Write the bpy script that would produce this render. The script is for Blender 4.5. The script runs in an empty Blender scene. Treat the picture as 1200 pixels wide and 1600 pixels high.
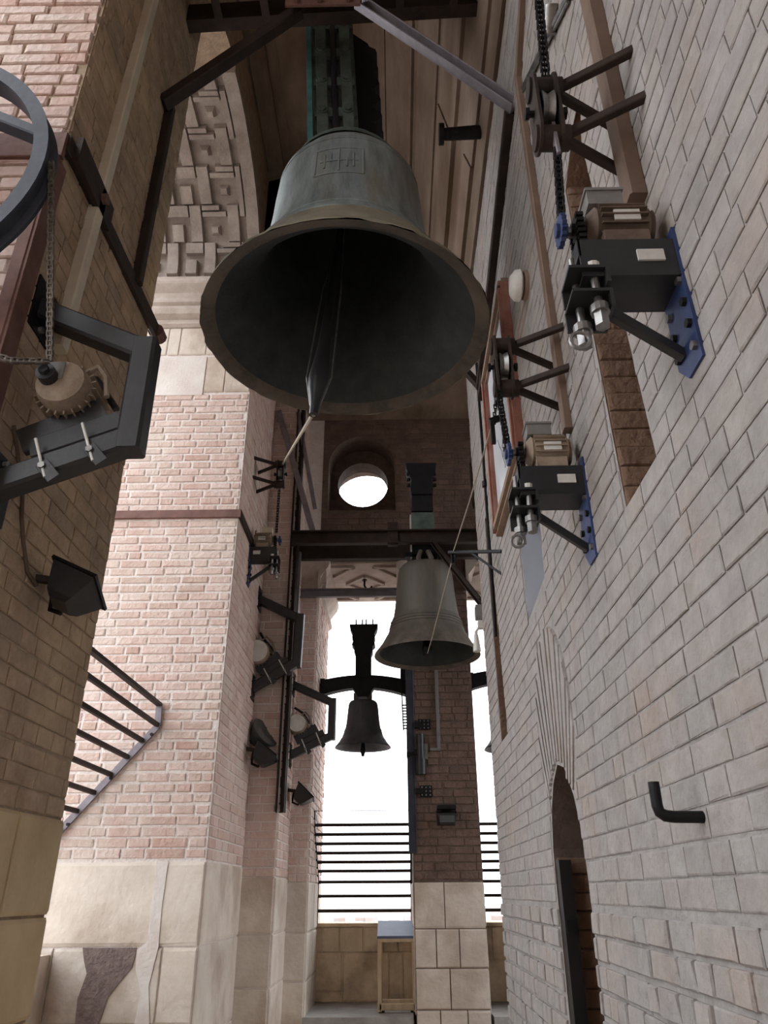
import bpy, bmesh, math, random
from mathutils import Vector, Matrix
random.seed(7)
sc = bpy.context.scene
COL = sc.collection
V = Vector

# ------------------------------------------------------------------ camera
F_PX, EYE = 1168.4, V((0, 0, 1.6))
zc = V((-13/F_PX, 2294/F_PX, 1)).normalized()
yc = V((20/F_PX, -595/F_PX, 1)); yc = (yc - zc*yc.dot(zc)).normalized()
xc = yc.cross(zc); xc = xc if xc.x > 0 else -xc
RW = Matrix((xc, yc, zc))                      # world = RW @ (right, up, forward)
cam = bpy.data.objects.new('camera', bpy.data.cameras.new('camera')); COL.objects.link(cam)
m = Matrix((RW @ V((1,0,0)), RW @ V((0,1,0)), RW @ V((0,0,-1)))).transposed().to_4x4()
m.translation = EYE
cam.matrix_world = m
cam.data.sensor_fit = 'VERTICAL'; cam.data.sensor_height = 36; cam.data.lens = F_PX/1600*36
cam.data.clip_start = .05; cam.data.clip_end = 6000
sc.camera = cam
def proj(p):
    c = RW.transposed() @ (V(p) - EYE)
    if c.z < .05: return None
    return 600 + F_PX*c.x/c.z, 800 - F_PX*c.y/c.z, c.z

# ------------------------------------------------------------------ world, light, exposure
w = bpy.data.worlds.new('overcast'); sc.world = w; w.use_nodes = True
bg = w.node_tree.nodes['Background']
bg.inputs[0].default_value = (.93, .96, 1.0, 1); bg.inputs[1].default_value = 5.0
vs = sc.view_settings
vs.view_transform = 'Standard'; vs.look = 'None'; vs.gamma = 1; vs.use_curve_mapping = False
vs.exposure = -0.15
try: sc.cycles.max_bounces = 10; sc.cycles.diffuse_bounces = 7
except Exception: pass

# ------------------------------------------------------------------ materials
def lin(c):
    return tuple((x/255/12.92 if x/255 <= .04045 else ((x/255+.055)/1.055)**2.4) for x in c) + (1,)
def mat(name, col, col2=None, scale=6, rough=.85, metal=0, bump=.15, bscale=40, stretch=(1,1,1), vary=0, stain=None, stain_scale=1.2, stain_amt=.6, spec=.3):
    mm = bpy.data.materials.new(name); mm.use_nodes = True
    nt = mm.node_tree; N = nt.nodes; L = nt.links
    b = N['Principled BSDF']; b.inputs['Roughness'].default_value = rough; b.inputs['Metallic'].default_value = metal
    b.inputs['Specular IOR Level'].default_value = spec
    g = N.new('ShaderNodeNewGeometry')
    mp = N.new('ShaderNodeMapping'); mp.inputs['Scale'].default_value = stretch
    L.new(g.outputs['Position'], mp.inputs['Vector'])
    n1 = N.new('ShaderNodeTexNoise'); n1.inputs['Scale'].default_value = scale; n1.inputs['Detail'].default_value = 6
    n1.inputs['Roughness'].default_value = .65
    L.new(mp.outputs[0], n1.inputs['Vector'])
    r = N.new('ShaderNodeMapRange'); r.inputs[1].default_value = .35; r.inputs[2].default_value = .68
    L.new(n1.outputs[0], r.inputs[0])
    mx = N.new('ShaderNodeMix'); mx.data_type = 'RGBA'
    mx.inputs['A'].default_value = lin(col); mx.inputs['B'].default_value = lin(col2 or tuple(x*.8 for x in col))
    L.new(r.outputs[0], mx.inputs['Factor'])
    out = mx.outputs['Result']
    if stain:
        n3 = N.new('ShaderNodeTexNoise'); n3.inputs['Scale'].default_value = stain_scale; n3.inputs['Detail'].default_value = 5
        L.new(mp.outputs[0], n3.inputs['Vector'])
        r3 = N.new('ShaderNodeMapRange'); r3.inputs[1].default_value = .5; r3.inputs[2].default_value = .68; r3.inputs[4].default_value = stain_amt
        L.new(n3.outputs[0], r3.inputs[0])
        m3 = N.new('ShaderNodeMix'); m3.data_type = 'RGBA'; m3.inputs['B'].default_value = lin(stain)
        L.new(out, m3.inputs['A']); L.new(r3.outputs[0], m3.inputs['Factor']); out = m3.outputs['Result']
    if vary:
        oi = N.new('ShaderNodeObjectInfo')
        ad = N.new('ShaderNodeMath'); ad.operation = 'ADD'
        L.new(oi.outputs['Random'], ad.inputs[0]); L.new(g.outputs['Random Per Island'], ad.inputs[1])
        fr = N.new('ShaderNodeMath'); fr.operation = 'FRACT'; L.new(ad.outputs[0], fr.inputs[0])
        rp = N.new('ShaderNodeValToRGB'); cr = rp.color_ramp
        cr.elements[0].position = 0; cr.elements[1].position = 1
        if isinstance(vary, (int, float)):
            a = 1-vary; cr.elements[0].color = (a,a,a,1); cr.elements[1].color = (1+vary*.6,)*3+(1,)
        else:
            cr.elements[0].color = tuple(vary[0])+(1,); cr.elements[1].color = tuple(vary[-1])+(1,)
            for i, c in enumerate(vary[1:-1]):
                e = cr.elements.new((i+1)/(len(vary)-1)); e.color = tuple(c)+(1,)
        L.new(fr.outputs[0], rp.inputs[0])
        m4 = N.new('ShaderNodeMix'); m4.data_type = 'RGBA'; m4.blend_type = 'MULTIPLY'; m4.inputs['Factor'].default_value = 1
        L.new(out, m4.inputs['A']); L.new(rp.outputs[0], m4.inputs['B']); out = m4.outputs['Result']
    L.new(out, b.inputs['Base Color'])
    if bump:
        n2 = N.new('ShaderNodeTexNoise'); n2.inputs['Scale'].default_value = bscale; n2.inputs['Detail'].default_value = 8
        L.new(mp.outputs[0], n2.inputs['Vector'])
        bp = N.new('ShaderNodeBump'); bp.inputs['Strength'].default_value = bump; bp.inputs['Distance'].default_value = .03
        L.new(n2.outputs[0], bp.inputs['Height']); L.new(bp.outputs[0], b.inputs['Normal'])
    return mm
M = {}
M['grey_brick'] = mat('whitewashed_grey_brick', (158,154,151), (141,137,134), 9, bump=.5, bscale=22, vary=[(.91,.90,.89),(1,.99,.98),(.96,.95,.96),(1.03,1.0,.98),(.98,.94,.92)], stain=(160,132,116), stain_scale=2.2, stain_amt=.25)
M['grey_mortar'] = mat('grey_lime_mortar', (156,152,149), (136,131,128), 12, bump=.4)
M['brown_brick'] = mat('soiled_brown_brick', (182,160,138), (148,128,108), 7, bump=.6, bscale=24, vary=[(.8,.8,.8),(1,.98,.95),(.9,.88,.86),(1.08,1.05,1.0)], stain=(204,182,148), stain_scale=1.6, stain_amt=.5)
M['brown_mortar'] = mat('brown_mortar', (178,158,136), (146,128,108), 10, bump=.4)
M['pink_brick'] = mat('weathered_pink_brick', (204,178,168), (216,200,192), 5, bump=.5, bscale=25, vary=[(.84,.76,.72),(1,.98,.97),(.95,.92,.9),(1.04,1.03,1.02),(.9,.8,.76)], stain=(210,198,188), stain_scale=1.3, stain_amt=.8)
M['pale_mortar'] = mat('pale_lime_mortar', (230,222,217), (214,202,195), 8, bump=.4)
M['dark_brick'] = mat('dark_brown_brick', (122,102,93), (98,82,75), 6, bump=.5, bscale=24, vary=[(.84,.82,.8),(1.1,1.05,1),(.9,.88,.88)])  # dark brown far wall brick, tone varied per brick
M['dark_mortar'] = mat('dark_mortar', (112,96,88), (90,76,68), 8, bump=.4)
M['stone'] = mat('worn_limestone', (222,213,203), (203,191,179), 3, bump=.3, bscale=18, vary=[(.88,.87,.86),(1.02,1.0,.97),(.95,.93,.9)], stain=(158,134,114), stain_scale=1.5, stain_amt=.5)
M['cream_stone'] = mat('cream_limestone', (212,192,156), (188,166,130), 2.5, bump=.25, bscale=18, vary=[(.92,.91,.9),(1.03,1.0,.97)], stain=(140,112,76), stain_scale=1.1, stain_amt=.4)
M['gold_stone'] = mat('golden_stained_limestone', (226,210,186), (204,184,156), 4, bump=.4, bscale=20, vary=[(.9,.88,.85),(1.05,1.0,.95)], stain=(74,58,46), stain_scale=2.2, stain_amt=.6)
M['white_block'] = mat('whitish_limestone_block', (226,220,214), (206,192,184), 3, bump=.2)
M['patch'] = mat('dark_exposed_render', (128,112,106), (104,90,86), 14, bump=.5)
M['carved_grey'] = mat('carved_grey_stone', (170,160,152), (138,128,121), 4, bump=.25)
M['carved'] = mat('carved_pale_stone', (196,184,174), (168,154,143), 4, bump=.25)
M['vault'] = mat('vault_plaster', (140,124,110), (106,91,78), 3, bump=.3, bscale=12, stretch=(1,.4,1), stain=(86,62,44), stain_scale=1.2, stain_amt=.6, vary=.1)
M['floor'] = mat('floor_tile', (196,182,168), (172,158,144), 4, bump=.2)
M['slab'] = mat('grey_step_slab', (176,174,172), (150,147,144), 5, bump=.2)
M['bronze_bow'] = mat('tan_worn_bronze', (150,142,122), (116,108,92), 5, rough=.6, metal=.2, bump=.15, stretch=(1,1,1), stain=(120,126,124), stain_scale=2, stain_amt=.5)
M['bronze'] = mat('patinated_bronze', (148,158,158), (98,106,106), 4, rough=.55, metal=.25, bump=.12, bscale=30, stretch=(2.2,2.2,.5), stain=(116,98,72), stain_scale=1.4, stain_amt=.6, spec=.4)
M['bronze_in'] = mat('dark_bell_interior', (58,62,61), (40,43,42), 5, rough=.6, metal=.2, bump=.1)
M['bronze_rim'] = mat('brownish_bell_lip', (92,82,72), (60,56,50), 6, rough=.6, metal=.2, bump=.25, bscale=20, stain=(120,112,96), stain_scale=3, stain_amt=.5)
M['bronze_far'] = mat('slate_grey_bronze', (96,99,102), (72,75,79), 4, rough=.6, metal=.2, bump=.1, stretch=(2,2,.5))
M['bronze_dark'] = mat('green_brown_bronze', (114,104,94), (82,75,69), 4, rough=.6, metal=.2, bump=.12, stretch=(2,2,.5), stain=(102,102,96), stain_scale=1.5, stain_amt=.6)
M['iron'] = mat('dark_iron', (40,39,40), (27,26,27), 12, rough=.5, metal=.6, bump=.1)
M['rust'] = mat('red_brown_painted_steel', (124,90,82), (94,68,62), 8, rough=.6, metal=.2, bump=.1, stain=(120,100,90), stain_amt=.3, stain_scale=5)
M['dark_rust'] = mat('dark_brown_steel', (64,52,46), (46,38,34), 9, rough=.6, metal=.3, bump=.1)
M['grey_steel'] = mat('grey_and_lit_steel', (140,134,140), (118,110,114), 8, rough=.5, metal=.3, bump=.05)  # grey steel, also brown steel with light from below painted in
M['black_steel'] = mat('black_painted_steel', (44,44,46), (34,34,36), 9, rough=.42, metal=.1, bump=.04, spec=.5)
M['blue'] = mat('blue_painted_steel', (48,66,112), (38,50,86), 6, rough=.45, metal=.1, bump=.05, spec=.5)
M['beige'] = mat('beige_cable_duct', (206,196,176), (186,174,154), 4, rough=.6, bump=.03)
M['brown_duct'] = mat('brown_cable_duct', (122,102,88), (104,86,74), 4, rough=.6, bump=.03)
M['motor'] = mat('dusty_beige_motor', (158,142,124), (120,104,88), 10, rough=.7, bump=.15)
M['motor_brown'] = mat('dusty_brown_motor', (112,96,84), (84,70,60), 10, rough=.7, bump=.15)
M['motor_grey'] = mat('grey_terminal_box', (130,128,126), (112,108,104), 8, rough=.6, bump=.05)
M['white'] = mat('white_plate', (216,214,208), (190,188,182), 10, rough=.6, bump=.02)
M['steel'] = mat('bright_steel', (150,148,146), (110,108,106), 20, rough=.35, metal=.8, bump=.03)
M['chain'] = mat('greasy_chain', (44,42,42), (28,27,27), 40, rough=.4, metal=.7, bump=.05, vary=.5)
M['chain_light'] = mat('dry_steel_chain', (128,120,112), (92,84,78), 40, rough=.6, metal=.4, bump=.05, vary=.3)
M['rope'] = mat('grey_rope', (178,168,152), (140,130,116), 80, rough=.9, bump=.2)
M['wheel'] = mat('dark_blue_grey_wheel', (62,66,76), (48,50,58), 6, rough=.5, metal=.2, bump=.05)
M['teal'] = mat('teal_verdigris', (96,150,150), (70,116,118), 8, rough=.8, bump=.1)
M['dark_green'] = mat('dark_green_painted_iron', (104,116,110), (76,88,84), 8, rough=.55, metal=.3, bump=.08)
M['yoke_dark'] = mat('black_yoke_timber', (30,30,34), (22,22,25), 8, rough=.7, bump=.1)
M['wood'] = mat('light_varnished_wood', (220,202,174), (200,178,146), 5, rough=.6, bump=.08, stretch=(4,4,.6))
M['panel_blue'] = mat('blue_grey_display_top', (106,122,152), (92,106,136), 3, rough=.5, bump=0, spec=.3)
M['terra'] = mat('terracotta_moulding', (164,112,96), (136,92,80), 8, rough=.8, bump=.3, stain=(190,160,148), stain_amt=.5, stain_scale=4)
M['frame_wood'] = mat('pale_wood_moulding', (150,128,110), (126,104,90), 6, rough=.7, bump=.1)
M['tile_panel'] = mat('pale_glazed_panel', (206,208,212), (188,192,198), 3, rough=.35, bump=.02, spec=.5)
M['line'] = mat('thin_grey_drawn_line', (120,124,132), None, rough=.6, bump=0)
M['door'] = mat('dark_door_wood', (34,28,28), (24,20,20), 5, rough=.6, bump=.1)
M['reveal'] = mat('brown_reveal_plaster', (138,112,94), (114,90,74), 4, bump=.4, vary=.12)
M['pale_reveal'] = mat('pale_blue_grey_reveal', (206,210,216), (192,196,204), 2, bump=.05)  # even pale blue grey inside the middle niche
M['glass'] = mat('smoky_lamp_glass', (70,76,74), (58,62,60), 3, rough=.15, bump=0, spec=.7)
M['ground'] = mat('hazy_city_ground', (150,140,134), (138,128,122), .02, bump=0)
M['city'] = mat('pale_city_roofs', (160,136,126), (166,164,166), .01, bump=0, vary=.12)
M['cable'] = mat('brown_cable', (96,80,68), (80,66,56), 10, rough=.7, bump=0)

# ------------------------------------------------------------------ mesh builder
class MB:
    def __init__(s, xf=None): s.v, s.f, s.xf = [], [], xf
    def add(s, vs_, fs):
        b = len(s.v)
        s.v += [s.xf(V(p)) if s.xf else V(p) for p in vs_]; s.f += [tuple(b+i for i in f) for f in fs]; return s
    def hexa(s, c8):
        return s.add(c8, [(0,3,2,1),(4,5,6,7),(0,1,5,4),(1,2,6,5),(2,3,7,6),(3,0,4,7)])
    def box(s, a, b):
        (x0,y0,z0),(x1,y1,z1) = a, b
        return s.hexa([(x0,y0,z0),(x1,y0,z0),(x1,y1,z0),(x0,y1,z0),(x0,y0,z1),(x1,y0,z1),(x1,y1,z1),(x0,y1,z1)])
    def bar(s, p, q, wd, h, up=(0,0,1), bev=.12):
        p, q, up = V(p), V(q), V(up); d = (q-p).normalized()
        a = d.cross(up)
        if a.length < 1e-4: a = d.cross(V((0,1,0)))
        a.normalize(); u = a.cross(d).normalized()
        k = min(wd, h)*bev
        prof = [(-wd/2+k,-h/2),(wd/2-k,-h/2),(wd/2,-h/2+k),(wd/2,h/2-k),(wd/2-k,h/2),(-wd/2+k,h/2),(-wd/2,h/2-k),(-wd/2,-h/2+k)]
        n = len(prof)
        vv = [p+a*x+u*y for x,y in prof] + [q+a*x+u*y for x,y in prof]
        return s.add(vv, [tuple(range(n-1,-1,-1)), tuple(range(n,2*n))] + [(i,(i+1)%n,n+(i+1)%n,n+i) for i in range(n)])
    def channel(s, p, q, wd, h, t, up=(0,0,1), side=1):      # C section: web and two flanges
        p, q, up = V(p), V(q), V(up); d = (q-p).normalized(); a = d.cross(up).normalized()*side; u = up.normalized()
        s.bar(p, q, t, h, up); s.bar(p+u*(h/2-t/2)+a*wd/2, q+u*(h/2-t/2)+a*wd/2, wd, t, up); s.bar(p-u*(h/2-t/2)+a*wd/2, q-u*(h/2-t/2)+a*wd/2, wd, t, up)
        return s
    def tube(s, pts, r, n=8, cap=True):
        pts = [V(p) for p in pts]; rs = r if isinstance(r, (list,tuple)) else [r]*len(pts)
        b = len(s.v); vv = []; ref = None
        for i, p in enumerate(pts):
            d = (pts[min(i+1,len(pts)-1)] - pts[max(i-1,0)]).normalized()
            if ref is None: ref = d.orthogonal().normalized()
            ref = (ref - d*ref.dot(d)).normalized(); e = d.cross(ref)
            vv += [p + (ref*math.cos(2*math.pi*k/n) + e*math.sin(2*math.pi*k/n))*rs[i] for k in range(n)]
        ff = []
        for i in range(len(pts)-1):
            for k in range(n):
                ff.append((i*n+k, i*n+(k+1)%n, (i+1)*n+(k+1)%n, (i+1)*n+k))
        if cap: ff += [tuple(range(n-1,-1,-1)), tuple(range((len(pts)-1)*n, len(pts)*n))]
        return s.add(vv, ff)
    def lathe(s, prof, o=(0,0,0), axis=(0,0,1), n=48, closed=False):
        o, ax = V(o), V(axis).normalized(); e1 = ax.orthogonal().normalized(); e2 = ax.cross(e1)
        vv = [o + ax*z + (e1*math.cos(2*math.pi*k/n)+e2*math.sin(2*math.pi*k/n))*r for r, z in prof for k in range(n)]
        P = len(prof); ff = []
        for i in range(P if closed else P-1):
            j = (i+1) % P
            for k in range(n): ff.append((i*n+k, i*n+(k+1)%n, j*n+(k+1)%n, j*n+k))
        return s.add(vv, ff)
    def cyl(s, p, q, r, n=16, r2=None): return s.tube([p, q], [r, r if r2 is None else r2], n)
    def prism(s, poly, fn, d0, d1):                          # fn(a, b, depth) -> point
        n = len(poly)
        vv = [fn(a,b,d0) for a,b in poly] + [fn(a,b,d1) for a,b in poly]
        return s.add(vv, [tuple(range(n)), tuple(range(2*n-1,n-1,-1))] + [(i,n+i,n+(i+1)%n,(i+1)%n) for i in range(n)])
    def link(s, c, d, sd, L, W, t):                           # a chain link: flat ring of four bars
        c, d, sd = V(c), V(d).normalized(), V(sd).normalized()
        for k in (-1, 1):
            s.bar(c+sd*k*W/2-d*L/2, c+sd*k*W/2+d*L/2, t, t, d.cross(sd)); s.bar(c+d*k*L/2-sd*W/2, c+d*k*L/2+sd*W/2, t, t, d.cross(sd))
        return s
    def build(s, name, mt, parent=None, smooth=False, origin=None, label=None, kind=None):
        me = bpy.data.meshes.new(name)
        ow = V((0,0,0))
        if parent is not None: ow = wpos(parent)
        elif origin is not None: ow = V(origin)
        elif s.v:
            xs = [p.x for p in s.v]; ys = [p.y for p in s.v]; zs = [p.z for p in s.v]
            ow = V(((min(xs)+max(xs))/2, (min(ys)+max(ys))/2, min(zs)))
        me.from_pydata([p-ow for p in s.v], [], s.f)
        bm = bmesh.new(); bm.from_mesh(me); bmesh.ops.recalc_face_normals(bm, faces=bm.faces); bm.to_mesh(me); bm.free()
        if smooth:
            for p in me.polygons: p.use_smooth = True
            try: me.set_sharp_from_angle(angle=math.radians(smooth if smooth is not True else 40))
            except Exception: pass
        me.materials.append(M[mt] if isinstance(mt, str) else mt)
        o = bpy.data.objects.new(name, me); COL.objects.link(o)
        o['_w'] = tuple(ow)
        if parent is not None: o.parent = parent
        else: o.location = ow
        if label: o['label'] = label
        if kind: o['kind'] = kind
        return o
def wpos(o): return V(o['_w'])
def tag(o, label, cat, group=None):
    o['label'] = label; o['category'] = cat
    if group: o['group'] = group
    return o
GROUPS = {'bell':'bronze bells','headstock':'bell headstocks','hammer_motor':'wall mounted hammer motors','pulley_bracket':'pulley brackets on the walls','clamp_bracket':'black tube motor brackets','floodlight':'black floodlights','railing':'steel bar railings','steel_frame':'steel bell frames','tie_band':'steel tie bands','fret_relief':None}
def thing(name, loc, label, cat, group=None):
    o = bpy.data.objects.new(name, None); COL.objects.link(o); o.location = loc; o['_w'] = tuple(loc); o.empty_display_size = .1
    return tag(o, label, cat, group or GROUPS.get(name))

# flat wall face with holes, triangulated ------------------------------------------------
def fill(mb, outer, holes, fn, depth=0):
    bm = bmesh.new(); ed = []
    for loop in [outer]+holes:
        vv = [bm.verts.new((a,b,0)) for a,b in loop]
        ed += [bm.edges.new((vv[i], vv[(i+1)%len(vv)])) for i in range(len(vv))]
    bmesh.ops.triangle_fill(bm, use_beauty=True, edges=ed)
    bm.verts.index_update()
    mb.add([fn(v.co.x, v.co.y, depth) for v in bm.verts], [tuple(v.index for v in f.verts) for f in bm.faces]); bm.free()
def rim(mb, loop, fn, d0, d1, closed=True):
    n = len(loop)
    mb.add([fn(a,b,d0) for a,b in loop]+[fn(a,b,d1) for a,b in loop], [(i,(i+1)%n,n+(i+1)%n,n+i) for i in range(n if closed else n-1)])
def inside(p, poly):
    x, y = p; r = False; n = len(poly)
    for i in range(n):
        x1,y1 = poly[i]; x2,y2 = poly[(i+1)%n]
        if (y1 > y) != (y2 > y) and x < (x2-x1)*(y-y1)/(y2-y1)+x1: r = not r
    return r

# masonry ------------------------------------------------------------------------------
def unit_piece(name, mt, chamf=.1, wob=.06, seed=0):
    rr = random.Random(seed); W = lambda a: a + rr.uniform(-wob, wob)
    c = chamf
    base = [(-.5,-.5,0),(.5,-.5,0),(.5,.5,0),(-.5,.5,0)]
    mid = [(x*1.0, y*1.0, .55) for x,y,_ in base]
    k = .5-c*.35
    top = [(W(-k*1.0+.0), W(-k+.03), rr.uniform(.85,1.1)), (W(k), W(-k+.03), rr.uniform(.85,1.1)), (W(k), W(k-.03), rr.uniform(.85,1.1)), (W(-k), W(k-.03), rr.uniform(.85,1.1))]
    vv = base+mid+top
    ff = [(0,1,5,4),(1,2,6,5),(2,3,7,6),(3,0,4,7),(4,5,9,8),(5,6,10,9),(6,7,11,10),(7,4,8,11),(8,9,10,11)]
    me = bpy.data.meshes.new(name); me.from_pydata(vv, [], ff); me.materials.append(M[mt]); me.update()
    return me
class Masonry:
    """Collects pieces (bricks or stones) lying on wall faces; the largest in the photograph become parts, the rest one stuff part."""
    def __init__(s, wall, name, mt, limit=300, margin=260): s.w, s.n, s.mt, s.lim, s.mg, s.c = wall, name, mt, limit, margin, []
    def piece(s, O, U, Vv, Nn, u, v, wd, h, d, rot=0):
        O, U, Vv, Nn = V(O), V(U), V(Vv), V(Nn)
        if rot:
            c, sn = math.cos(rot), math.sin(rot); U2 = U*c+Vv*sn; V2 = Vv*c-U*sn
        else: U2, V2 = U, Vv
        P = O+U*u+Vv*v
        cs = [proj(P+U2*a*wd/2+V2*b*h/2) for a,b in ((-1,-1),(1,-1),(1,1),(-1,1))]
        if any(c is None for c in cs): return
        xs = [c[0] for c in cs]; ys = [c[1] for c in cs]
        if max(xs) < -s.mg or min(xs) > 1200+s.mg or max(ys) < -s.mg or min(ys) > 1600+s.mg: return
        inf = max(xs) > 0 and min(xs) < 1200 and max(ys) > 0 and min(ys) < 1600
        A = abs(sum(cs[i][0]*cs[(i+1)%4][1]-cs[(i+1)%4][0]*cs[i][1] for i in range(4)))/2
        if (EYE-P).dot(Nn) < 0: A = 0
        s.c.append((A if inf else A*.001, P, U2, V2, Nn, wd, h, d))
    def face(s, O, U, Vv, Nn, u0, u1, v0, v1, h=.083, joint=.012, lens=(.26,.26,.13,.2), d=.012, holes=(), seed=1):
        rr = random.Random(seed); v = v0; row = 0
        while v < v1-h*.5:
            u = u0 - rr.uniform(0, .2); jv = rr.uniform(-.004,.004)
            while u < u1:
                L = rr.choice(lens)*rr.uniform(.9,1.1)
                a, b = max(u,u0), min(u+L,u1)
                if b-a > .04:
                    cu, cv = (a+b)/2, v+h/2+jv
                    pts = [(cu,cv),(a+.01,cv-h/2+.01),(b-.01,cv-h/2+.01),(a+.01,cv+h/2-.01),(b-.01,cv+h/2-.01)]
                    if not any(inside(p, H) for H in holes for p in pts):
                        s.piece(O,U,Vv,Nn, cu, cv, b-a-joint*rr.uniform(.7,1.3), h-joint*rr.uniform(.7,1.3), d*rr.uniform(.6,1.3), rr.uniform(-.008,.008))
                    else:                              # cut the brick back to the edge of the hole
                        m_ = max(2, int((b-a)/.02)); run = None
                        for i in range(m_+1):
                            ua, ub = a+(b-a)*i/m_, a+(b-a)*(i+1)/m_
                            ok = i < m_ and not any(inside(p, H) for H in holes for p in ((ua,cv-h/2+.005),(ub,cv-h/2+.005),(ua,cv+h/2-.005),(ub,cv+h/2-.005)))
                            if ok and run is None: run = ua
                            if not ok and run is not None:
                                if ua-run > .025: s.piece(O,U,Vv,Nn, (run+ua)/2, cv, ua-run-joint*.6, h-joint, d, 0)
                                run = None
                u += L
            v += h; row += 1
    def finish(s, chamf=.1, wob=.03):
        s.c.sort(key=lambda t: -t[0])
        meshes = [unit_piece(s.n, s.mt, chamf, wob, i+11) for i in range(8)]
        W = wpos(s.w); mb = MB()
        for i, (A,P,U,Vv,Nn,wd,h,d) in enumerate(s.c):
            if i < s.lim and A > 1:
                o = bpy.data.objects.new(s.n, meshes[i%8]); COL.objects.link(o); o.parent = s.w
                mm = Matrix((U*wd, Vv*h, Nn*d)).transposed().to_4x4(); mm.translation = P-W
                o.matrix_local = mm
            else:
                me = meshes[i%8]
                mb.add([P+U*q.co.x*wd+Vv*q.co.y*h+Nn*q.co.z*d for q in me.vertices], [tuple(p.vertices) for p in me.polygons])
        if mb.v: mb.build(s.n, s.mt, s.w, kind='stuff')

X_, Y_, Z_ = V((1,0,0)), V((0,1,0)), V((0,0,1))
XL, XR = -1.5, .82                                   # inner faces of the outer (left) wall and the core (right) wall
YC, YE = 6.58, 8.89                                  # far corner of the core, inner face of the far wall
PN0, PN1, PC0, PC1 = 2.297, 3.59, 6.47, 8.01         # near pier and central pier along the left wall
def arc(c0, c1, z0, rise, n=20):                     # half ellipse from c0 to c1
    m_, a = (c0+c1)/2, (c1-c0)/2
    return [(m_-a*math.cos(math.pi*i/n), z0+rise*math.sin(math.pi*i/n)) for i in range(n+1)]

# ------------------------------------------------------------------ setting: floor, right core wall
fl = MB().box((-4.2,-5.6,-.3),(5.2,10.6,0)).build('floor', 'floor', origin=(0,0,0), kind='structure')
fp = Masonry(fl, 'floor_tile', 'floor', 0)

fnR = lambda y, z, d: (XR+d, y, z)
niche1 = [(2.0,2.80),(2.34,2.785),(2.43,4.50),(2.11,4.67),(2.06,4.60),(2.13,4.43)]
niche2 = [(3.77,3.125),(4.365,3.07),(4.41,3.72),(3.72,3.72)]
niche3 = [(5.57,2.6),(5.93,2.63),(5.96,4.60),(5.71,4.35)]
door_h = [(3.575,0),(4.30,0),(4.30,1.62),(4.295,1.80),(4.23,1.98),(4.12,2.10),(3.97,2.175),(3.82,2.14),(3.68,2.0),(3.60,1.84),(3.575,1.62)]
FR = lambda q: 1.32-.50*(q/31)**2                     # outline of the brick fan over the doorway
fanp = lambda q, r: (3.93+math.sin(math.radians(q))*r, 1.55+math.cos(math.radians(q))*r)
fan = [fanp(-31,.40)]+[fanp(q, FR(q)+.015) for q in (-31,-25,-18,-12,-6,0,6,12,18,25,31)]+[fanp(31,.40)]
plaque_z = [(3.9,3.98),(5.06,3.98),(5.06,5.36),(3.9,5.36)]
mb = MB()
fill(mb, [(-2.4,0),(YC,0),(YC,7.6),(-2.4,7.6)], [niche1, niche2, niche3, door_h], fnR)
for H, d in ((niche1,.55),(niche2,.5),(niche3,.4)):
    pass
mb.add([(XR,YC,0),(5.2,YC,0),(5.2,YC,7.6),(XR,YC,7.6)], [(0,1,2,3)])
mb.add([(XR,-2.4,0),(5.2,-2.4,0),(5.2,-2.4,7.6),(XR,-2.4,7.6)], [(0,1,2,3)])
wr = mb.build('wall_right', 'grey_mortar', origin=(XR,0,0), kind='structure')
rv = MB(); rim(rv, niche1, fnR, 0, .55); fill(rv, niche1, [], fnR, .55); rv.build('niche_reveal', 'reveal', wr, label='brown plastered reveal')
rv = MB(); rim(rv, niche2, fnR, 0, .6); fill(rv, niche2, [], fnR, .6); rv.build('niche_reveal', 'pale_reveal', wr, label='pale blue grey reveal')
rv = MB(); rim(rv, niche3, fnR, 0, .4); fill(rv, niche3, [], fnR, .4); rv.build('niche_reveal', 'reveal', wr, label='narrow brown reveal')
rv = MB(); rim(rv, door_h, fnR, 0, .9); fill(rv, door_h, [], fnR, .9); rv.build('doorway_reveal', 'dark_mortar', wr)
# horizontal joints of the brown courses inside the tall loophole, proud courses on its far reveal
cs = Masonry(wr, 'reveal_course', 'reveal', 60)
for k in range(21):
    z0 = 2.80+k*.083
    yy = 2.34+(z0-2.785)*.0525
    cs.piece((XR,yy,0), X_, Z_, -Y_, .275, z0+.042, .54, .079, .006+.004*(k%3))
for k in range(17):
    z0 = .35+k*.083
    cs.piece((XR,4.30,0), X_, Z_, -Y_, .3, z0+.042, .58, .076, .008+.005*(k%3))
cs.finish()
br = Masonry(wr, 'brick', 'grey_brick', 300)
plq = [(3.9,3.96),(5.08,3.96),(5.08,5.4),(3.9,5.4)]
hol = [[(-a,b) for a,b in H] for H in (niche1,niche2,niche3,door_h,fan,plq)]
br.face((XR,0,0), -Y_, Z_, -X_, -YC, -.9, 1.55, 7.0, h=.083, joint=.0075, lens=(.28,.28,.14,.14,.21), d=.006, holes=hol, seed=3)
# thinner, rougher courses near the floor
br.face((XR,0,0), -Y_, Z_, -X_, -YC, -.9, .3, 1.53, h=.095, joint=.016, lens=(.14,.2,.28,.12), d=.014, holes=hol, seed=4)
br.finish()
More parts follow.
